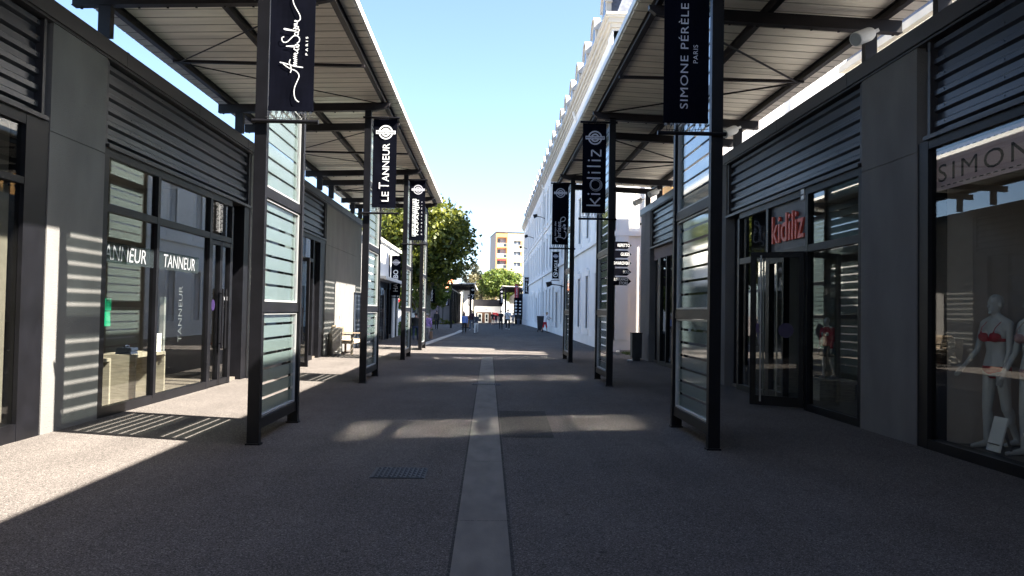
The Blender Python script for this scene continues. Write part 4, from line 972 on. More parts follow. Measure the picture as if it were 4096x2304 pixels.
t = thing('direction_board', 'dark board with white diamonds and arrow ends far off by the facade', 'sign', (4, 108, -.2))
mb = MB(); mb.box(3.35, 4.35, 108, 108.1, .9, 3.4); mb.build('board', M['cloth'], t); mb = MB(); mb.tube([(3.9, 108.05, -.3), (3.9, 108.05, .9)], .06); mb.build('post', M['steel'], t)
mb = MB(); fr = lambda a, b, o: (a, 107.98, b)
for k in range(5):
    z = 1.25 + k * .42; mb.add([fr(3.45, z, 0), fr(3.62, z - .15, 0), fr(3.8, z, 0), fr(3.62, z + .15, 0)], [(0, 1, 2, 3)]); rect(mb, fr, 4.05, 4.3, z - .1, z + .06)
mb.build('marking', M['white'], t, recalc=False)
t = thing('lamp_post', 'slim dark post on the paved corner in the left distance', 'post', (-3.43, 75, -.04))
mb = MB(); mb.tube([(-3.43, 75, -.06), (-3.43, 75, 1.2)], .085, 10); mb.tube([(-3.43, 75, 1.2), (-3.43, 75, 4.1)], .065, 10); mb.build('pole', M['steel'], t); mb = MB(); mb.tube([(-3.43, 75, 4.1), (-3.43, 75, 4.2)], [.1, .06], 10); mb.build('cap', M['steel'], t)

# apartment block
t = thing('apartment_block', 'pale yellow apartment block with orange framed balconies in the distance', 'building', (1.6, 210, -1))
ca, sa = math.cos(rad(5.6)), math.sin(rad(5.6))
def am(u, v, n): return (1.6 + u * ca + n * sa, 210 + u * sa - n * ca, v)
BX = 3.1
mb = MB(am); mb.cur = 0; wall_holes(mb, BX, 13, -1.5, 21.9, [(4.6, 6.4, 1.5 + 2.78 * k + .6, 1.5 + 2.78 * k + 1.65) for k in range(7)], lambda u, v, n: (u, v, n), .25)
mb.cur = 1; mb.add([(0, -1.5, 0), (0, -1.5, -15), (0, 21.9, -15), (0, 21.9, 0)], [(0, 1, 2, 3)]); mb.add([(13, -1.5, 0), (13, -1.5, -15), (13, 21.9, -15), (13, 21.9, 0)], [(0, 1, 2, 3)]); mb.add([(0, 21.9, 0), (13, 21.9, 0), (13, 21.9, -15), (0, 21.9, -15)], [(0, 1, 2, 3)])  # sides toned darker than the sunlit front, shade painted in
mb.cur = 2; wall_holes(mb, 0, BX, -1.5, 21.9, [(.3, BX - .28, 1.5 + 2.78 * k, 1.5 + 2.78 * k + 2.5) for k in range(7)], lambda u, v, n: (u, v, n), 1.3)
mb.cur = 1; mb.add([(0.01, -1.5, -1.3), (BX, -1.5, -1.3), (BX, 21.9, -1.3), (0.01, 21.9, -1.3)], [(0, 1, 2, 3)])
mb.build('wall', [M['apt'], M['aptbeige_shade'], M['aptorange']], t, recalc=False)
mb = MB(am); mb.box(-.1, 13.1, 21.9, 22.05, -15.1, .1); mb.build('roof', M['coping'], t); mb = MB(am); mb.box(2.6, 3.2, 22.05, 22.9, -3, -2.5); mb.box(2.5, 3.3, 22.9, 23.6, -3, -2.5); mb.build('chimney', M['trim'], t)
for k in range(7):
    z = 1.5 + 2.78 * k
    mb = MB(am); mb.box(.3, BX - .28, z, z + .82, -.1, .05); mb.box(.28, BX - .26, z + .93, z + 1.03, -.1, .06); bl = mb.build('balcony', M['trim'] if k % 2 else M['aptbeige_shade'], t)
    mb = MB(am); mb.box(1.95, BX - .3, z + .12, z + .8, .05, .06); mb.build('railing', M['window'], bl)
    mb = MB(am); mb.box(.5, 1.2, z + .05, z + 2.1, -1.3, -1.22); mb.build('window', M['window'], t); mb = MB(am); mb.box(1.3, 2.5, z + .05, z + 2.1, -1.3, -1.24); mb.build('window', M['shutwin'], t)
    if k in (2, 4): mb = MB(am); mb.box(.3, BX - .28, z + 2.05, z + 2.5, -.3, .03); mb.build('awning', cmat('red_awning', (.4, .06, .05)), t)
    mb = MB(am); mb.box(4.6, 6.4, z + .6, z + 1.65, -.22, -.18); wv = mb.build('window', cmat('grey_blue_pane', (.11, .13, .16), .3), t)
    mb = MB(am); mb.box(5.46, 5.54, z + .6, z + 1.65, -.18, -.14); mb.box(4.45, 6.55, z + .5, z + .6, -.1, .08); mb.build('frame', M['trim'], wv)
    mb = MB(am); mb.box(6.5, 7.0, z + .55, z + 1.7, 0, .05); mb.build('shutter', M['aptorange'], t)
# tiled house and small far houses
t = thing('tiled_house', 'house with red tiled roof behind the far left canopy', 'house', (-8, 165, -1))
mb = MB(); mb.box(-12, -5.6, 165, 172, -1, 6); mb.build('wall', M['moulding'], t)
mb = MB(); mb.add([(-12.4, 164.6, 6), (-5.2, 164.6, 6), (-5.2, 172.4, 6), (-12.4, 172.4, 6), (-9.6, 168.5, 8.6), (-8.2, 168.5, 8.6)], [(0, 1, 5, 4), (1, 2, 5), (2, 3, 4, 5), (3, 0, 4), (3, 2, 1, 0)]); mb.build('roof', M['tile'], t)
t = thing('far_house', 'pale house half hidden behind the white end shop', 'house', (3.5, 175, -1))
mb = MB(); mb.box(2.6, 4.6, 175, 180, -1, 5.2); mb.build('wall', M['wallwhite'], t); mb = MB(); mb.box(2.5, 4.7, 174.9, 180, 5.2, 5.35); mb.build('roof', M['trim'], t)

# ------------------------------------------------------------------ trees
def crown(mb, c, r, nclump, nleaf, size, seed, squash=.8, hole=.25):
    rr = random.Random(seed); c = Vector(c)
    for k in range(nclump):
        while True:
            d = Vector((rr.uniform(-1, 1), rr.uniform(-1, 1), rr.uniform(-1, 1)))
            if hole < d.length < 1: break
        cc = c + Vector((d.x * r[0], d.y * r[1], d.z * r[2])); cr = min(r) * rr.uniform(.14, .34)
        for j in range(nleaf):
            while True:
                e = Vector((rr.uniform(-1, 1), rr.uniform(-1, 1), rr.uniform(-1, 1)))
                if e.length < 1: break
            p = cc + e * cr; sz = size * rr.uniform(.6, 1.3)
            n = (Vector((rr.gauss(0, 1), rr.gauss(0, 1), rr.gauss(.7, .8)))).normalized(); u = n.orthogonal().normalized()
            u = Matrix.Rotation(rr.uniform(0, 6.28), 3, n) @ u; v = n.cross(u)
            mb.add([tuple(p - u * sz), tuple(p + v * sz * .62 - u * sz * .1), tuple(p + u * sz), tuple(p - v * sz * .62 + u * sz * .1)], [(0, 1, 2, 3)])
def trunk(mb, base, fork, tips, r):
    base, fork = Vector(base), Vector(fork)
    mid = (base + fork) / 2 + Vector((.04, .03, 0))
    mb.tube([base, base + Vector((0, 0, .2)), mid, fork], [r * 1.35, r * 1.05, r * .9, r * .75], 10)
    for tp in tips:
        tp = Vector(tp); m = fork.lerp(tp, .5) + Vector((0, 0, (tp - fork).length * .1))
        mb.tube([fork - Vector((0, 0, .1)), m, tp], [r * .5, r * .32, r * .1], 7)
def tree(name, label, base, fz, c, r, lm, ncl, nl, sz, seed, tr=.2, group='trees beyond the shops', hole=.25):
    t = thing(name, label, 'tree', base, group)
    mb = MB(); rr = random.Random(seed + 50)
    tips = [(c[0] + rr.uniform(-.7, .7) * r[0], c[1] + rr.uniform(-.7, .7) * r[1], c[2] + rr.uniform(-.2, .75) * r[2]) for _ in range(9)]
    trunk(mb, base, (base[0] + .1, base[1], base[2] + fz), tips, tr); mb.build('trunk', M['bark'], t, smooth=True)
    mb = MB(); crown(mb, c, r, ncl, nl, sz, seed, hole=hole); mb.build('crown', lm, t, recalc=False)
tree('plane_tree', 'big plane tree with dense green crown above the left banners', (-4.25, 56, 0), 2.6, (-4.9, 56, 6.15), (3.7, 3.6, 3.0), M['leaf'], 430, 42, .17, 3, .22)
tree('plane_tree', 'lower yellowish tree behind the black rounded lettering banner', (-6.2, 70, -.05), 1.8, (-6.0, 71, 3.3), (2.7, 2.5, 1.7), M['leaf2'], 110, 40, .17, 5, .16)
tree('plane_tree', 'round light green plane tree before the yellow apartment block', (4.3, 158, -.7), 3.6, (2.4, 158, 6.6), (4.3, 3.6, 2.9), M['leaf2'], 230, 42, .24, 8, .26)
tree('pine_tree', 'thin dark pine with open crown left of the apartment block', (-4.6, 190, -1.2), 6, (-4.8, 190, 10.2), (3.8, 3, 2.2), M['pine'], 60, 26, .3, 11, .25, hole=.4)
tree('olive_tree', 'brownish half bare tree behind the distant canopy', (-2.3, 180, -1.1), 3, (-2.4, 180, 6.2), (3.2, 3, 3.2), M['leaf3'], 90, 26, .28, 13, .2, hole=.3)
tree('hedge_tree', 'dark green bushy tree just left of the apartment block base', (-.3, 195, -1.2), 3, (-.3, 195, 5.5), (2.8, 3, 3.2), M['leaf3'], 90, 36, .3, 17, .2)
tree('plane_tree', 'tree behind the left shop roof, leaves seen under the canopy end', (-9.6, 60, 0), 2.8, (-9.4, 60, 6.3), (2.8, 3, 2.6), M['leaf'], 130, 40, .18, 19, .2)
rr = random.Random(4)
mb = MB()
for k in range(160):
    x = rr.uniform(-60, 60); y = rr.uniform(215, 300); crown(mb, (x, y, 2.2), (4.5, 4, 4.2 + rr.uniform(-1.5, 1)), 8, 20, .6, 1000 + k)
struct('distant_woods', mb, M['leaf3'], kind='stuff', recalc=False)
# hedges and grass
def bush(label, c, r, seed, lm=None):
    t = thing('bush', label, 'bush', (c[0], c[1], gz(c[1])), 'low bushes')
    mb = MB(); crown(mb, c, r, 40, 40, .09, seed, hole=0); mb.build('foliage', lm or M['leaf'], t, recalc=False)
    mb = MB()
    for k in range(5): a = k * 1.26; mb.tube([(c[0], c[1], gz(c[1])), (c[0] + r[0] * .5 * math.cos(a), c[1] + r[1] * .5 * math.sin(a), c[2])], [.03, .01], 5)
    mb.build('stem', M['bark'], t)
bush('low dark bush in front of the far left shop end', (-5.4, 101, .15), (1.2, .6, .4), 31); bush('low bush by the poster panel on the left', (-6.8, 95.5, .1), (1.0, .6, .4), 33)
bush('rounded clipped bush on the left lawn', (-6.4, 66, .25), (.8, .7, .45), 35, M['leaf2'])
def grass(poly_c, rx, ry, n, seed, h=.12):
    rr = random.Random(seed); mb = MB()
    for k in range(n):
        x = poly_c[0] + rr.uniform(-rx, rx); y = poly_c[1] + rr.uniform(-ry, ry); z = gz(y); a = rr.uniform(0, 3.14); hh = h * rr.uniform(.5, 1.2)
        dx, dy = math.cos(a) * .02, math.sin(a) * .02
        mb.add([(x - dx, y - dy, z), (x + dx, y + dy, z), (x + rr.uniform(-.05, .05), y + rr.uniform(-.05, .05), z + hh)], [(0, 1, 2)])
    return mb
struct('grass', grass((-6.6, 58), 2.2, 8, 9000, 2), M['grass'], kind='stuff', recalc=False)
struct('lawn', MB().add([(-9, 49.5, .01), (-4.4, 49.5, .01), (-4.4, 66, -.006), (-9, 66, -.006)], [(0, 1, 2, 3)]), cmat('lawn_soil', (.05, .07, .02), .9, .3), recalc=False)
struct('grass', grass((6.1, 32.0), .75, .7, 2200, 3, .07), M['grass'], kind='stuff', recalc=False)
mb = MB(); mb.bar((5.0, 31.3, .05), (5.25, 32.9, .05), .14, .12); mb.bar((5.25, 32.9, .05), (6.5, 33.1, .05), .14, .12); struct('lawn_kerb', mb, M['kerb'])

# ------------------------------------------------------------------ street furniture
t = thing('litter_bin', 'tall tapered metal litter bin beside the wooden bench', 'litter bin', (-5.02, 27.3, 0))
def tap(mb, cx, cy, z0, z1, w0, d0, w1, d1):
    mb.add([(cx - w0, cy - d0, z0), (cx + w0, cy - d0, z0), (cx + w0, cy + d0, z0), (cx - w0, cy + d0, z0), (cx - w1, cy - d1, z1), (cx + w1, cy - d1, z1), (cx + w1, cy + d1, z1), (cx - w1, cy + d1, z1)], [(0, 3, 2, 1), (4, 5, 6, 7), (0, 1, 5, 4), (1, 2, 6, 5), (2, 3, 7, 6), (3, 0, 4, 7)])
mb = MB(); tap(mb, -5.02, 27.35, .1, .93, .11, .15, .14, .17); mb.build('body', M['bin'], t)
mb = MB(); tap(mb, -5.02, 27.35, 0, .1, .11, .16, .11, .16); mb.build('base', M['bindark'], t)
mb = MB(); mb.box(-4.9, -4.875, 27.28, 27.42, .74, .84); mb.build('slot', M['darkletter'], t)
mb = MB()
for k in range(5): mb.tube([(-5.1 + k * .04, 27.25 + .02 * k, .935), (-5.08 + k * .04, 27.3 + .02 * k, .955 + .01 * (k % 2))], .012, 6)
mb.build('ashtray', M['chrome'], t)
mb = MB(); fr = lambda a, b, o: (a, 27.19, b); rect(mb, fr, -5.06, -4.98, .155, .18); mb.build('label_plate', M['card'], t, recalc=False)
t = thing('litter_bin', 'rounded grey bin against the wall behind the tapered bin', 'litter bin', (-5.2, 27.75, 0))
mb = MB(); mb.tube([(-5.2, 27.8, 0), (-5.2, 27.8, .78), (-5.2, 27.8, .88)], [.18, .18, .11], 18); mb.build('body', M['bin'], t); mb = MB(); mb.tube([(-5.2, 27.8, .88), (-5.2, 27.8, .9)], .1, 14); mb.build('lid', M['bindark'], t)
t = thing('bench', 'weathered slatted wooden bench with armrests against the grey wall', 'bench', (-4.95, 29.2, 0))
y0, y1 = 28.2, 30.3
mb = MB()
for k in range(6): mb.box(-5.26 + k * .1, -5.18 + k * .1, y0, y1, .46, .49)
mb.build('seat', M['teak'], t)
mb = MB()
for k in range(15): yv = y0 + .1 + k * (y1 - y0 - .2) / 14; mb.bar((-5.25, yv, .52), (-5.36, yv, .94), .05, .02)
mb.bar((-5.25, y0, .56), (-5.25, y1, .56), .03, .07); mb.bar((-5.365, y0, .97), (-5.365, y1, .97), .04, .08); mb.build('backrest', M['teak'], t)
for yv in (y0 + .04, y1 - .04):
    mb = MB(); mb.box(-4.72, -4.64, yv - .04, yv + .04, 0, .68); mb.build('leg', M['teak'], t)
    mb = MB(); mb.bar((-5.25, yv, 0), (-5.25, yv, .48), .07, .07); mb.bar((-5.25, yv, .46), (-5.37, yv, .98), .06, .06); mb.build('leg', M['teak'], t)
    mb = MB(); mb.box(-5.28, -4.6, yv - .055, yv + .055, .68, .72); mb.tube([(-4.61, yv - .055, .69), (-4.61, yv + .055, .69)], .035, 10); mb.build('armrest', M['teak'], t)
    mb = MB(); mb.box(-5.22, -4.7, yv - .025, yv + .025, .38, .46); mb.build('apron', M['teak'], t)
mb = MB(); mb.box(-4.7, -4.66, y0 + .08, y1 - .08, .38, .46); mb.build('front_rail', M['teak'], t)
t = thing('litter_bin', 'dark square litter bin at the end corner of the right row', 'litter bin', (5.02, 27.4, 0))
mb = MB(); tap(mb, 5.02, 27.55, .1, .92, .16, .18, .17, .2); mb.build('body', M['bindark'], t); mb = MB(); tap(mb, 5.02, 27.55, 0, .1, .12, .14, .12, .14); mb.build('base', M['bindark'], t)
mb = MB(); mb.box(4.87, 4.98, 27.335, 27.37, .72, .84); mb.build('slot', M['darkletter'], t); mb = MB(); tap(mb, 5.02, 27.55, .92, .95, .18, .21, .18, .21); mb.build('lid', M['steel'], t)
mb = MB(); mb.ell((4.78, 27.3, .025), (.1, .07, .03), 8, 5); o = mb.build('crumpled_paper', M['card'], None); tag(o, 'crumpled white paper lying at the foot of the dark bin', 'litter')

# ------------------------------------------------------------------ shop contents
def desk(label, x0, x1, y0, y1, h):
    t = thing('display_desk', label, 'desk', ((x0 + x1) / 2, (y0 + y1) / 2, .06), 'display desks in the bag shop')
    mb = MB(); mb.box(x0, x1, y0, y1, h - .05, h); mb.build('table_top', M['wood'], t)
    mb = MB(); mb.box(x0, x1, y1 - .05, y1, .06, h - .05); mb.build('side_panel', M['wood'], t); mb = MB(); mb.box(x0, x1, y0, y0 + .05, .06, h - .05); mb.build('side_panel', M['wood'], t)
    mb = MB(); mb.box(x0 + .12, x0 + .15, y0 + .05, y1 - .05, .06, h - .05); mb.build('back_panel', M['wood'], t)
desk('grey wooden desk nearest the camera inside the bag shop window', -6.4, -5.75, 11.3, 12.65, .78)
desk('grey wooden desk in the second pane of the bag shop', -6.4, -5.75, 13.5, 14.75, .78)
desk('grey wooden desk standing farther back inside the bag shop', -7.6, -6.7, 12.9, 14.0, .8)
def bag(label, c, w, d, h, m, cat='handbag'):
    t = thing('handbag', label, cat, (c[0], c[1], c[2]), 'bags in the shop window')
    x, y, z = c
    mb = MB(); tap(mb, x, y, z, z + h * .7, d, w, d * .8, w * .92); mb.build('body', m, t)
    mb = MB(); tap(mb, x + .01, y, z + h * .42, z + h * .74, d * .95, w * .98, d * .9, w * .95); mb.build('flap', m, t)
    mb = MB(); mb.tube([(x, y - w * .6, z + h * .7), (x, y - w * .5, z + h * .92), (x, y, z + h), (x, y + w * .5, z + h * .92), (x, y + w * .6, z + h * .7)], .012, 6); mb.build('handle', m, t)
bag('orange handbag at the pillar side of the bag shop window', (-5.95, 11.72, .78), .11, .1, .5, M['orange'])
bag('dark navy handbag lying beside the first white card', (-5.9, 12.12, .78), .11, .09, .18, M['navy'])
bag('bright green handbag hanging in the bag shop window', (-6.15, 13.15, 1.25), .14, .08, .6, M['green'])
bag('tan handbag standing high behind the first pane', (-6.5, 12.75, 1.55), .1, .07, .3, M['tan'])
bag('bottle green bag standing on the rear desk', (-7.0, 13.3, .8), .16, .08, .42, M['green'])
bag('flat navy bag on the second desk behind the glass', (-6.0, 13.75, .78), .16, .12, .14, M['navy'])
for lb, x, yv, z in (('white card standing on the nearest desk in the bag shop', -5.82, 12.35, .78), ('white card standing on the second desk in the bag shop', -5.82, 14.6, .78)):
    mb = MB(); mb.box(x - .01, x + .01, yv - .1, yv + .1, z, z + .32); mb.prism([(x - .1, z), (x - .01, z), (x - .01, z + .2)], yv - .01, yv + .01, lambda a, b, d: (a, d, b)); tag(mb.build('display_card', M['card']), lb, 'card', 'white cards on the desks')
t = thing('display_stand', 'clear acrylic display column between two window panes', 'stand', (-6.0, 15.2, .06))
mb = MB(); mb.box(-6.04, -5.96, 15.16, 15.24, .06, 1.75); mb.build('pole', M['alu'], t)
for z in (.45, .95, 1.4): mb = MB(); mb.box(-6.12, -5.88, 15.06, 15.34, z, z + .02); mb.build('shelf', M['glass'], t)
for i, (lb, x, yv) in enumerate((('copper pendant lamp glowing near the pillar inside the bag shop', -6.3, 11.95), ('copper pendant lamp glowing in the middle of the bag shop', -6.9, 13.6), ('copper pendant lamp glowing deep inside the bag shop', -7.2, 15.0))):
    t = thing('pendant_lamp', lb, 'lamp', (x, yv, 3.1), 'pendant lamps in the bag shop')
    mb = MB(); mb.tube([(x, yv, 3.35), (x, yv, 4.2)], .008, 5); mb.build('cord', M['rope'], t)
    mb = MB(); mb.tube([(x, yv, 3.12), (x, yv, 3.2), (x, yv, 3.35)], [.14, .08, .04], 14, cap=False); mb.build('lamp_shade', cmat('copper', (.6, .25, .1), .3), t)
    mb = MB(); mb.ell((x, yv, 3.14), (.06, .06, .04)); mb.build('bulb', M['lampglow'], t)
# garment in the first left window
t = thing('hanging_coat', 'wine red coat hanging at the left picture edge behind glass', 'coat', (-5.85, 9.1, .9))
mb = MB(); mb.loft([(-5.85, 9.0, .85, .1, .3), (-5.85, 9.0, 1.1, .11, .34), (-5.85, 9.0, 1.35, .1, .26), (-5.85, 9.0, 1.55, .08, .16), (-5.85, 9.0, 1.62, .05, .06)]); mb.build('garment', M['wine'], t, smooth=True)
mb = MB(); mb.tube([(-5.85, 9.0, 1.62), (-5.85, 9.0, 1.78), (-5.85, 9.06, 1.82), (-5.85, 9.1, 1.78)], .008, 5); mb.build('hanger', M['chrome'], t)

# ------------------------------------------------------------------ figures
def rotz(a):
    c, s_ = math.cos(rad(a)), math.sin(rad(a)); return lambda p: Vector((p[0] * c - p[1] * s_, p[0] * s_ + p[1] * c, p[2]))
def limbs(h, stride, armsw, bend=20, abd=8):
    """joint positions of a figure facing +Y at height h"""
    J = {}
    for sd, sg in (('L', -1), ('R', 1)):
        st_ = stride * sg
        hip = Vector((.055 * sg * h, 0, .50 * h)); th = rad(st_)
        kn = hip + Vector((.004 * sg * h, math.sin(th) * .235 * h, -math.cos(th) * .235 * h))
        back = rad(st_ - (18 if st_ < 0 else 4)); an = kn + Vector((0, math.sin(back) * .225 * h, -math.cos(back) * .225 * h))
        J['hip' + sd], J['knee' + sd], J['ank' + sd] = hip, kn, an
        J['toe' + sd] = an + Vector((0.01 * sg * h, .105 * h, -.022 * h))
        sh = Vector((.108 * sg * h, 0, .803 * h)); aw = armsw.get(sd, -stride * sg * .8); a = rad(aw); b_ = rad(abd)
        el = sh + Vector((math.sin(b_) * sg * .17 * h, math.sin(a) * .17 * h, -math.cos(a) * .175 * h))
        c_ = rad(aw + (bend if not isinstance(bend, dict) else bend[sd])); ha = el + Vector((0.0, math.sin(c_) * .145 * h, -math.cos(c_) * .145 * h))
        J['sh' + sd], J['el' + sd], J['ha' + sd] = sh, el, ha
        J['hd' + sd] = (ha - el).normalized()
    zmin = min(J['ankL'].z, J['ankR'].z) - .036 * h
    for k in J:
        if not k.startswith('hd'): J[k] = J[k] - Vector((0, 0, zmin))
    J['dz'] = -zmin; return J
def hand(mb, w, d, sg, h, curl=.35):
    d = d.normalized(); side = Vector((0, 1, 0)) if abs(d.y) < .8 else Vector((0, 0, 1))
    side = (side - d * side.dot(d)).normalized(); nrm = d.cross(side)
    s_ = h / 1.7
    mb.capsule(w, w + d * .075 * s_, .024 * s_, .03 * s_)
    mb.capsule(w + d * .03 * s_ + side * .015 * s_, w + d * .08 * s_ + side * .022 * s_, .018 * s_, .017 * s_)
    for k, ln in enumerate((.062, .075, .07, .055)):
        a = w + d * .085 * s_ + side * (.027 - .018 * k) * s_; b_ = a + (d + nrm * curl * .3 * sg).normalized() * ln * .55 * s_; c_ = b_ + (d + nrm * curl * sg).normalized() * ln * .45 * s_
        mb.capsule(a, b_, .0095 * s_, .009 * s_, 6); mb.capsule(b_, c_, .009 * s_, .0075 * s_, 6)
    a = w + d * .03 * s_ + side * .03 * s_; b_ = a + (d * .6 + side * .7).normalized() * .035 * s_
    mb.capsule(a, b_, .012 * s_, .01 * s_, 6); mb.capsule(b_, b_ + (d * .9 + side * .25).normalized() * .028 * s_, .01 * s_, .008 * s_, 6)
def headshape(mb, c, h, tilt=Vector((0, 0, 0))):
    s_ = h / 1.7; c = Vector(c)
    mb.ell(c + Vector((0, -.006, .02)) * s_, (.073 * s_, .092 * s_, .088 * s_)); mb.ell(c + Vector((0, .02, -.045)) * s_, (.056 * s_, .068 * s_, .075 * s_))
    mb.ell(c + Vector((0, .072, -.1)) * s_, (.026 * s_, .022 * s_, .02 * s_))
    mb.capsule(c + Vector((0, .085, .0)) * s_, c + Vector((0, .103, -.032)) * s_, .009 * s_, .014 * s_, 6)
    for sg in (-1, 1): mb.ell(c + Vector((.073 * sg, -.005, -.01)) * s_, (.012 * s_, .02 * s_, .032 * s_)); mb.ell(c + Vector((.03 * sg, .078, .012)) * s_, (.016 * s_, .01 * s_, .007 * s_), 8, 6)
    mb.ell(c + Vector((0, .086, -.062)) * s_, (.022 * s_, .009 * s_, .008 * s_), 8, 6)
def person(label, x, y, h, face, top, legs, hair, skin='skin_tone', shoes=(.02, .02, .02), stride=22, arms=None, bend=20, sleeves='short', long_hair=False, shorts=False, extra=None, group='people walking along the street', wide=1.0, lean=0):
    z = gz(y); J = limbs(h, stride, arms or {}, bend); dz = J['dz']; rz = rotz(face)
    def W(*a_):
        p = a_ if len(a_) == 3 else a_[0]; q = rz((p[0] * wide, p[1] + lean * max(0, p[2] - .5 * h), p[2])); return (x + q.x, y + q.y, z + q.z)
    t = thing('person', label, 'person', (x, y, z), group)
    sk = cmat(skin, (.42, .26, .19), .6, .04)
    mb = MB(W); H_ = lambda f: f * h + dz
    torso = lambda k: [(0, 0, H_(.47), .092 * h * k, .07 * h * k), (0, 0, H_(.53), .098 * h * k, .072 * h * k), (0, .004, H_(.61), .083 * h * k, .062 * h * k), (0, .006, H_(.70), .096 * h * k, .07 * h * k), (0, 0, H_(.78), .108 * h * k, .066 * h * k), (0, -.004, H_(.825), .075 * h * k, .05 * h * k), (0, 0, H_(.85), .034 * h * k, .034 * h * k)]
    mb.loft(torso(.9)); mb.capsule((0, -.005, H_(.82)), (0, .008, H_(.885)), .034 * h, .031 * h); headshape(mb, (0, .012, H_(.932)), h)
    for sd, sg in (('L', -1), ('R', 1)):
        mb.capsule(J['hip' + sd], J['knee' + sd], .046 * h, .033 * h); mb.capsule(J['knee' + sd], J['ank' + sd], .031 * h, .02 * h); mb.capsule(J['ank' + sd], J['toe' + sd], .02 * h, .017 * h)
        mb.capsule(J['sh' + sd], J['el' + sd], .027 * h, .021 * h); mb.capsule(J['el' + sd], J['ha' + sd], .021 * h, .015 * h); hand(mb, J['ha' + sd], J['hd' + sd], sg, h)
    mb.build('body', sk, t, remesh=.013, sm=2)
    mb = MB(W); mb.loft(torso(1.06)[:-1] + [(0, 0, H_(.835), .05 * h, .045 * h)])
    for sd in 'LR':
        e = J['sh' + sd].lerp(J['el' + sd], .6 if sleeves == 'short' else 1.0); mb.capsule(J['sh' + sd], e, .034 * h, .029 * h)
        if sleeves == 'long': mb.capsule(J['el' + sd], J['el' + sd].lerp(J['ha' + sd], .9), .027 * h, .021 * h)
    mb.build('shirt', top, t, remesh=.015, sm=3)
    mb = MB(W); mb.loft([(0, 0, H_(.45), .1 * h, .076 * h), (0, 0, H_(.51), .103 * h, .078 * h), (0, .003, H_(.57), .09 * h, .068 * h)])
    for sd in 'LR':
        mb.capsule(J['hip' + sd], J['knee' + sd], .054 * h, .04 * h)
        if not shorts: mb.capsule(J['knee' + sd], J['knee' + sd].lerp(J['ank' + sd], .93), .039 * h, .028 * h)
    mb.build('trousers' if not shorts else 'shorts', legs, t, remesh=.015, sm=3)
    for sd in 'LR':
        mb = MB(W); a, b_ = J['ank' + sd], J['toe' + sd]; mb.capsule(a + Vector((0, -.02, -.012 * h)), b_, .024 * h, .02 * h); mb.build('shoe', cmat('shoe_%02d' % int(shoes[0] * 50), shoes), t, remesh=.012, sm=1)
    mb = MB(W); c = Vector((0, .012, H_(.932))); s_ = h / 1.7
    mb.ell(c + Vector((0, -.022, .035)) * s_, (.083 * s_, .088 * s_, .082 * s_))
    if long_hair: mb.capsule(c + Vector((0, -.06, 0)) * s_, c + Vector((0, -.075, -.16)) * s_, .065 * s_, .045 * s_)
    mb.build('hair', hair, t, remesh=.014, sm=2)
    if extra: extra(t, J, W, h)
    return t
HG = cmat('grey_hair', (.4, .38, .35)); HD = cmat('dark_hair', (.02, .015, .012)); HB = cmat('blond_hair', (.35, .25, .13))
def bagx(col, side='R', sz=(.1, .2, .25)):
    def f(t, J, W, h):
        p = J['ha' + side] + J['hd' + side] * .09; mb = MB(W)
        mb.box(p.x - sz[0] / 2, p.x + sz[0] / 2, p.y - sz[1] / 2, p.y + sz[1] / 2, p.z - .12 - sz[2], p.z - .12); o = mb.build('carried_bag', col, None)
        mb = MB(W); mb.tube([(p.x, p.y - sz[1] * .3, p.z - .12), (p.x, p.y, p.z), (p.x, p.y + sz[1] * .3, p.z - .12)], .008, 5); mb.build('handle', col, o)
        tag(o, bagx.label, 'bag'); bagx.last = o
    return f
def strap(m):
    def f(t, J, W, h):
        dz = J['dz']; mb = MB(W); mb.tube([(-.09 * h, -.05 * h, .82 * h + dz), (0, -.085 * h, .7 * h + dz), (.1 * h, -.075 * h, .55 * h + dz)], .014, 6); mb.build('strap', m, t)
    return f
person('man in light blue shirt and black trousers walking towards the camera', -1.63, 55.8, 1.5, 180, cmat('light_blue_shirt', (.16, .27, .62)), cmat('black_trousers', (.015, .015, .018)), HG, sleeves='long', stride=16, bend={'L': 20, 'R': 90})
person('woman in white trousers and dark top beside the man in blue', -.85, 57.2, 1.46, 178, cmat('dark_floral_top', (.06, .065, .09), var=.5), cmat('white_trousers', (.7, .7, .7)), HB, stride=13, bend={'L': 70, 'R': 25}, sleeves='long')
person('man all in black walking away in the middle distance', 1.1, 71.2, 1.72, 0, cmat('black_shirt', (.015, .015, .017)), cmat('black_trousers', (.015, .015, .018)), HD, stride=14)
person('person in white T-shirt with black crossbody strap walking away', 1.73, 72.5, 1.85, 0, cmat('white_shirt', (.75, .75, .76)), cmat('black_trousers', (.015, .015, .018)), HD, shoes=(.6, .6, .6), stride=14, extra=strap(M['rope']), wide=1.1)
bagx.label = 'brown paper shopping bag carried by the woman in purple'
person('woman in purple patterned blouse walking away beside the last left post', -3.19, 42.6, 1.43, 0, cmat('purple_pattern_blouse', (.3, .2, .45), var=.6, scale=14), cmat('pale_trousers', (.42, .38, .4)), HG, stride=10, sleeves='long', extra=bagx(M['cardboard'], 'R', (.12, .3, .38)), wide=1.2, shoes=(.3, .28, .26))
person('man in dark jacket walking away partly behind the last left post', -3.76, 42.5, 1.45, 0, cmat('dark_jacket', (.02, .022, .022)), cmat('dark_blue_jeans', (.03, .045, .09)), HD, stride=10, sleeves='long', wide=1.25)
person('person in maroon top pushing the trolley behind the couple', -1.36, 67.5, 1.7, 170, cmat('maroon_top', (.05, .015, .025)), cmat('blue_grey_jeans', (.09, .11, .15)), HD, stride=18, sleeves='long', arms={'L': 30, 'R': 30}, shoes=(.5, .5, .5))
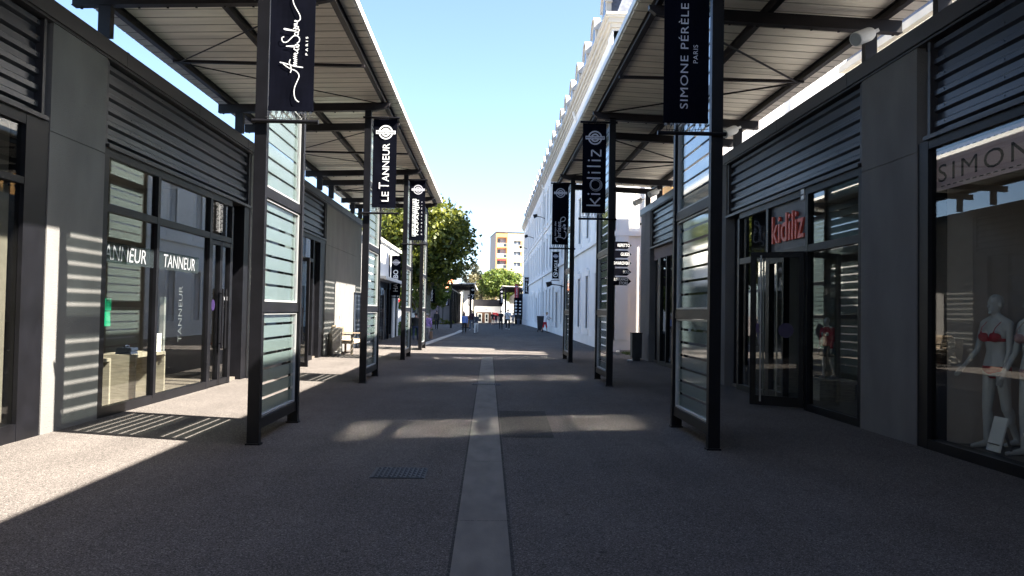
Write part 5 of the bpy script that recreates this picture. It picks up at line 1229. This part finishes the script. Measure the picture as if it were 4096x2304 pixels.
person('person in black top and brown skirt near the white end shop', .5, 98, 1.6, 185, cmat('black_shirt', (.015, .015, .017)), cmat('brown_skirt', (.16, .1, .05)), HD, stride=10, shorts=True)
person('person in dark clothes standing beside the red shirt display', .95, 104, 1.5, 170, cmat('black_shirt', (.015, .015, .017)), cmat('dark_blue_jeans', (.03, .045, .09)), HD, stride=12)
person('person in dark clothes under the far right canopy near the facade', 3.7, 100, 1.68, 10, cmat('dark_jacket', (.02, .022, .022)), cmat('blue_grey_jeans', (.09, .11, .15)), HD, stride=12, sleeves='long')
person('smaller person in grey under the far right canopy', 2.95, 98, 1.55, 0, cmat('grey_top', (.2, .2, .22)), cmat('dark_blue_jeans', (.03, .045, .09)), HB, stride=12)
person('person with dark coat walking out from the far left shops', -2.9, 96, 1.65, 150, cmat('dark_jacket', (.02, .022, .022)), cmat('black_trousers', (.015, .015, .018)), HB, stride=18, sleeves='long')
person('dark figure on the left pavement in front of the poster panel', -4.3, 68, 1.6, 10, cmat('dark_jacket', (.02, .022, .022)), cmat('black_trousers', (.015, .015, .018)), HD, stride=10, sleeves='long')
t = person('person in white top and red shorts bending forward by the white facade', 4.45, 64, 1.62, -60, cmat('white_shirt', (.75, .75, .76)), cmat('red_shorts', (.5, .02, .03)), HB, stride=14, shorts=True, arms={'L': 55, 'R': 60}, bend=10, lean=.25)
t = thing('wheeled_bin', 'dark wheeled cart beside the person in red shorts', 'cart', (4.15, 64.4, -.01))
mb = MB(); tap(mb, 4.12, 64.6, .12, 1.2, .2, .22, .27, .28); mb.build('body', M['bindark'], t); mb = MB(); tap(mb, 4.12, 64.6, 1.2, 1.27, .29, .3, .25, .27); mb.build('lid', M['bindark'], t)
for sg in (-1, 1): mb = MB(); mb.tube([(4.12 + sg * .2 - .03, 64.75, .09), (4.12 + sg * .2 + .03, 64.75, .09)], .1, 12); mb.build('wheel', M['rope'], t)
t = thing('delivery_trolley', 'flat trolley stacked with brown cardboard boxes', 'trolley', (-1.75, 69, -.03))
mb = MB(); mb.box(-2.25, -1.5, 68.3, 69.3, .14, .2); mb.build('platform', M['steel'], t); mb = MB(); mb.tube([(-1.52, 68.35, .2), (-1.5, 68.2, 1.0), (-1.5, 69.2, 1.0), (-1.52, 69.25, .2)], .02, 6); mb.build('handle', M['chrome'], t)
for sx in (-2.15, -1.6):
    for sy in (68.4, 69.2): mb = MB(); mb.tube([(sx - .03, sy, .045), (sx + .03, sy, .045)], .075, 10); mb.build('wheel', M['rope'], t)
for lb, z0, z1, o in (('brown cardboard box, lower one on the trolley', .2, .66, 0), ('brown cardboard box, upper one on the trolley', .66, 1.15, .06)):
    t = thing('cardboard_box', lb, 'box', (-1.9, 68.8, z0), 'boxes on the trolley')
    mb = MB(); mb.box(-2.2 + o, -1.62, 68.4, 69.2, z0 + .001, z1); mb.build('carton', M['cardboard'], t); mb = MB(); mb.box(-2.2 + o - .002, -1.618, 68.77, 68.83, z0 + .01, z1 + .003); mb.build('tape', M['tan'], t)

# mannequins
def mannequin(label, x, y, zf, h, face, m, arms, bend, clothes, headturn=0, group='shop window mannequins', vox=.009):
    J = limbs(h, 5, arms, bend, abd=7); dz = J['dz']; rz = rotz(face)
    def W(p_, q_=None, r_=None):
        p = p_ if q_ is None else (p_, q_, r_); q = rz((p[0] * .92, p[1], p[2])); return (x + q.x, y + q.y, zf + q.z)
    t = thing('mannequin', label, 'mannequin', (x, y, zf), group); H_ = lambda f: f * h + dz
    mb = MB(W)
    mb.loft([(0, 0, H_(.47), .085 * h, .066 * h), (0, -.006, H_(.52), .1 * h, .072 * h), (0, -.002, H_(.555), .094 * h, .064 * h), (0, .004, H_(.63), .068 * h, .05 * h), (0, .006, H_(.70), .08 * h, .058 * h), (0, .002, H_(.77), .096 * h, .058 * h), (0, -.006, H_(.82), .07 * h, .043 * h), (0, -.002, H_(.85), .032 * h, .03 * h)], 20)
    for sg in (-1, 1): mb.ell((.045 * sg * h, .055 * h, H_(.725)), (.036 * h, .034 * h, .036 * h)); mb.capsule((.02 * sg * h, -.004, H_(.845)), (.1 * sg * h, -.004, H_(.808)), .028 * h, .028 * h); mb.ell((.085 * sg * h, 0, H_(.78)), (.034 * h, .04 * h, .045 * h))
    mb.capsule((0, -.004, H_(.82)), (0, .014, H_(.89)), .031 * h, .029 * h)
    rt = rotz(headturn); hb = MB(); headshape(hb, (0, 0, 0), h)
    mb.add([tuple(rt(v) + Vector((0, .014, H_(.935)))) for v in hb.v], hb.f)
    for sd, sg in (('L', -1), ('R', 1)):
        mb.capsule(J['hip' + sd] + Vector((-.006 * sg, 0, 0)), J['knee' + sd], .05 * h, .032 * h); mb.capsule(J['knee' + sd], J['ank' + sd], .031 * h, .019 * h); mb.ell(J['knee' + sd].lerp(J['ank' + sd], .28) + Vector((0, -.012, 0)), (.031 * h, .034 * h, .07 * h)); mb.capsule(J['ank' + sd], J['toe' + sd], .018 * h, .014 * h); mb.capsule(J['ank' + sd] + Vector((0, -.02, -.025)), J['toe' + sd], .016 * h, .014 * h)
        mb.capsule(J['sh' + sd], J['el' + sd], .026 * h, .02 * h); mb.capsule(J['el' + sd], J['ha' + sd], .02 * h, .0135 * h); hand(mb, J['ha' + sd], J['hd' + sd], sg, h)
    mb.build('body', m, t, remesh=vox, sm=2)
    clothes(t, MB, W, H_, J, h); return t
def lingerie(m):
    def f(t, MB_, W, H_, J, h):
        mb = MB_(W)
        for sg in (-1, 1): mb.ell((.045 * sg * h, .058 * h, H_(.722)), (.04 * h, .036 * h, .034 * h))
        mb.loft([(0, .005, H_(.692), .081 * h, .06 * h), (0, .004, H_(.715), .085 * h, .061 * h)], 20)
        for sg in (-1, 1): mb.tube([(.052 * sg * h, .085 * h, H_(.74)), (.056 * sg * h, .066 * h, H_(.78)), (.06 * sg * h, .02 * h, H_(.822)), (.055 * sg * h, -.04 * h, H_(.8)), (.045 * sg * h, -.056 * h, H_(.715))], .007, 6)
        mb.build('bra', m, t, remesh=.007, sm=2)
        mb = MB_(W); mb.loft([(0, .0, H_(.455), .03 * h, .045 * h), (0, 0, H_(.48), .07 * h, .066 * h), (0, -.004, H_(.51), .1 * h, .075 * h), (0, -.004, H_(.535), .1 * h, .073 * h)], 20); mb.build('brief', m, t, remesh=.008, sm=2)
    return f
mannequin('bald grey mannequin in red bra and brief in the right window', 6.1, 9.62, .06, 1.86, 104, M['mannequin'], {'L': 8, 'R': 12}, {'L': 12, 'R': 34}, lingerie(M['redfab']), headturn=-4)
mannequin('second grey mannequin in pale underwear at the right picture edge', 6.15, 9.02, .06, 1.86, 96, M['mannequin'], {'L': 8, 'R': 10}, {'L': 12, 'R': 20}, lingerie(cmat('blush_fabric', (.5, .3, .28))))
def kidclothes(t, MB_, W, H_, J, h):
    mb = MB_(W); mb.loft([(0, 0, H_(.52), .11 * h, .085 * h), (0, 0, H_(.62), .09 * h, .072 * h), (0, 0, H_(.72), .1 * h, .085 * h), (0, 0, H_(.80), .108 * h, .07 * h), (0, 0, H_(.845), .05 * h, .045 * h)])
    for sd in 'LR': mb.capsule(J['sh' + sd], J['el' + sd], .037 * h, .03 * h); mb.capsule(J['el' + sd], J['el' + sd].lerp(J['ha' + sd], .9), .03 * h, .024 * h)
    mb.build('jumper', M['redfab'], t, remesh=.012, sm=2)
    mb = MB_(W); mb.loft([(0, 0, H_(.36), .15 * h, .12 * h), (0, 0, H_(.55), .1 * h, .08 * h)]); mb.build('skirt', M['indark'], t, remesh=.012, sm=2)
mannequin('small white child mannequin in red jumper behind the open door', 6.35, 15.1, .45, 1.15, 120, M['lampwhite'], {'L': 5, 'R': 5}, 12, kidclothes, vox=.012)
for lb, x0, x1, y0, y1, z1, m in (('plywood plinth under the child mannequin', 6.05, 6.7, 14.7, 15.5, .449, 'wood'), ('low wooden cube in the pane beside the grey pillar', 5.8, 6.4, 11.95, 12.65, .95, 'wood'), ('taller pale board standing in the same pane', 6.5, 6.6, 12.6, 13.4, 1.75, 'inwall'), ('wooden crate at the foot of the far pane', 5.8, 6.4, 16.2, 17.0, .6, 'wood')):
    t = thing('display_plinth', lb, 'plinth', ((x0 + x1) / 2, (y0 + y1) / 2, .06), 'plinths in the red lettering shop')
    mb = MB(); mb.box(x0, x1, y0, y1, .061, z1 - .03); mb.build('body', M[m], t); mb = MB(); mb.box(x0 - .01, x1 + .01, y0 - .01, y1 + .01, z1 - .03, z1); mb.build('top', M[m], t)
t = thing('wall_poster', 'tall white poster with black lettering inside the red lettering shop', 'poster', (7.4, 15.6, 1.5))
mb = MB(); mb.box(7.4, 7.43, 14.9, 16.0, .9, 2.6); mb.build('sheet', M['card'], t); mb = MB(); f3 = lambda a, b, o: (7.395, -a, b)
put_text(mb, 'FRIENDS', f3, -15.9, -15.05, 2.35, 2.5, bold=.01); put_text(mb, 'Days', f3, -15.8, -15.2, 1.9, 2.1, bold=.01); rect(mb, f3, -15.9, -15.0, 2.28, 2.295); mb.build('lettering', M['darkletter'], t, recalc=False)
# lingerie shop interior
t = thing('drawer_unit', 'low dusty pink drawer unit behind the lingerie mannequins', 'drawers', (6.9, 8.6, .06))
mb = MB(); mb.box(6.75, 7.3, 7.0, 9.4, .06, .78); mb.build('body', M['pink'], t)
for k in range(2): mb = MB(); mb.box(6.73, 6.75, 7.05 + k * 1.18, 8.15 + k * 1.18, .12, .72); d = mb.build('drawer', M['pink'], t); mb = MB(); mb.box(6.71, 6.73, 7.4 + k * 1.18, 7.8 + k * 1.18, .6, .63); mb.build('handle', M['darkletter'], d)
t = thing('clothes_rail', 'rail of dark and red lingerie behind the mannequins', 'clothes rail', (7.9, 9, 1.5))
mb = MB(); mb.tube([(8.0, 6.6, 1.9), (8.0, 10.0, 1.9)], .015, 6); mb.tube([(8.0, 6.6, .06), (8.0, 6.6, 1.9)], .015, 6); mb.tube([(8.0, 9.98, .06), (8.0, 9.98, 1.9)], .015, 6); mb.build('rail', M['chrome'], t)
rr = random.Random(9)
for k in range(18):
    yv = 6.8 + k * .17; m = (M['indark'], M['navy'], M['redfab'], M['wine'], cmat('violet_fabric', (.06, .03, .16)))[k % 5]; w_ = rr.uniform(.16, .22); l_ = rr.uniform(.5, .9)
    mb = MB(); mb.loft([(8.0, yv, 1.85 - l_, w_ * .9, .04), (8.0, yv, 1.7, w_, .05), (8.0, yv, 1.85, .05, .02)], 10); mb.build('garment', m, t)
t = thing('leaflet_stand', 'white leaflet stand leaning at the foot of the red bra mannequin', 'leaflet stand', (5.72, 9.05, .12))
mb = MB(); mb.add([(5.7, 8.95, .12), (5.7, 9.19, .12), (5.8, 9.19, .5), (5.8, 8.95, .5), (5.72, 8.95, .12), (5.72, 9.19, .12), (5.82, 9.19, .5), (5.82, 8.95, .5)], [(0, 3, 2, 1), (4, 5, 6, 7), (0, 1, 5, 4), (1, 2, 6, 5), (2, 3, 7, 6), (3, 0, 4, 7)]); mb.build('panel', M['card'], t)
mb = MB(); mb.bar((5.81, 9.07, .45), (5.92, 9.07, .12), .02, .02); mb.build('strut', M['chrome'], t); mb = MB(); mb.bar((5.715, 8.97, .2), (5.715, 9.17, .2), .012, .012); mb.build('ledge', M['chrome'], t)
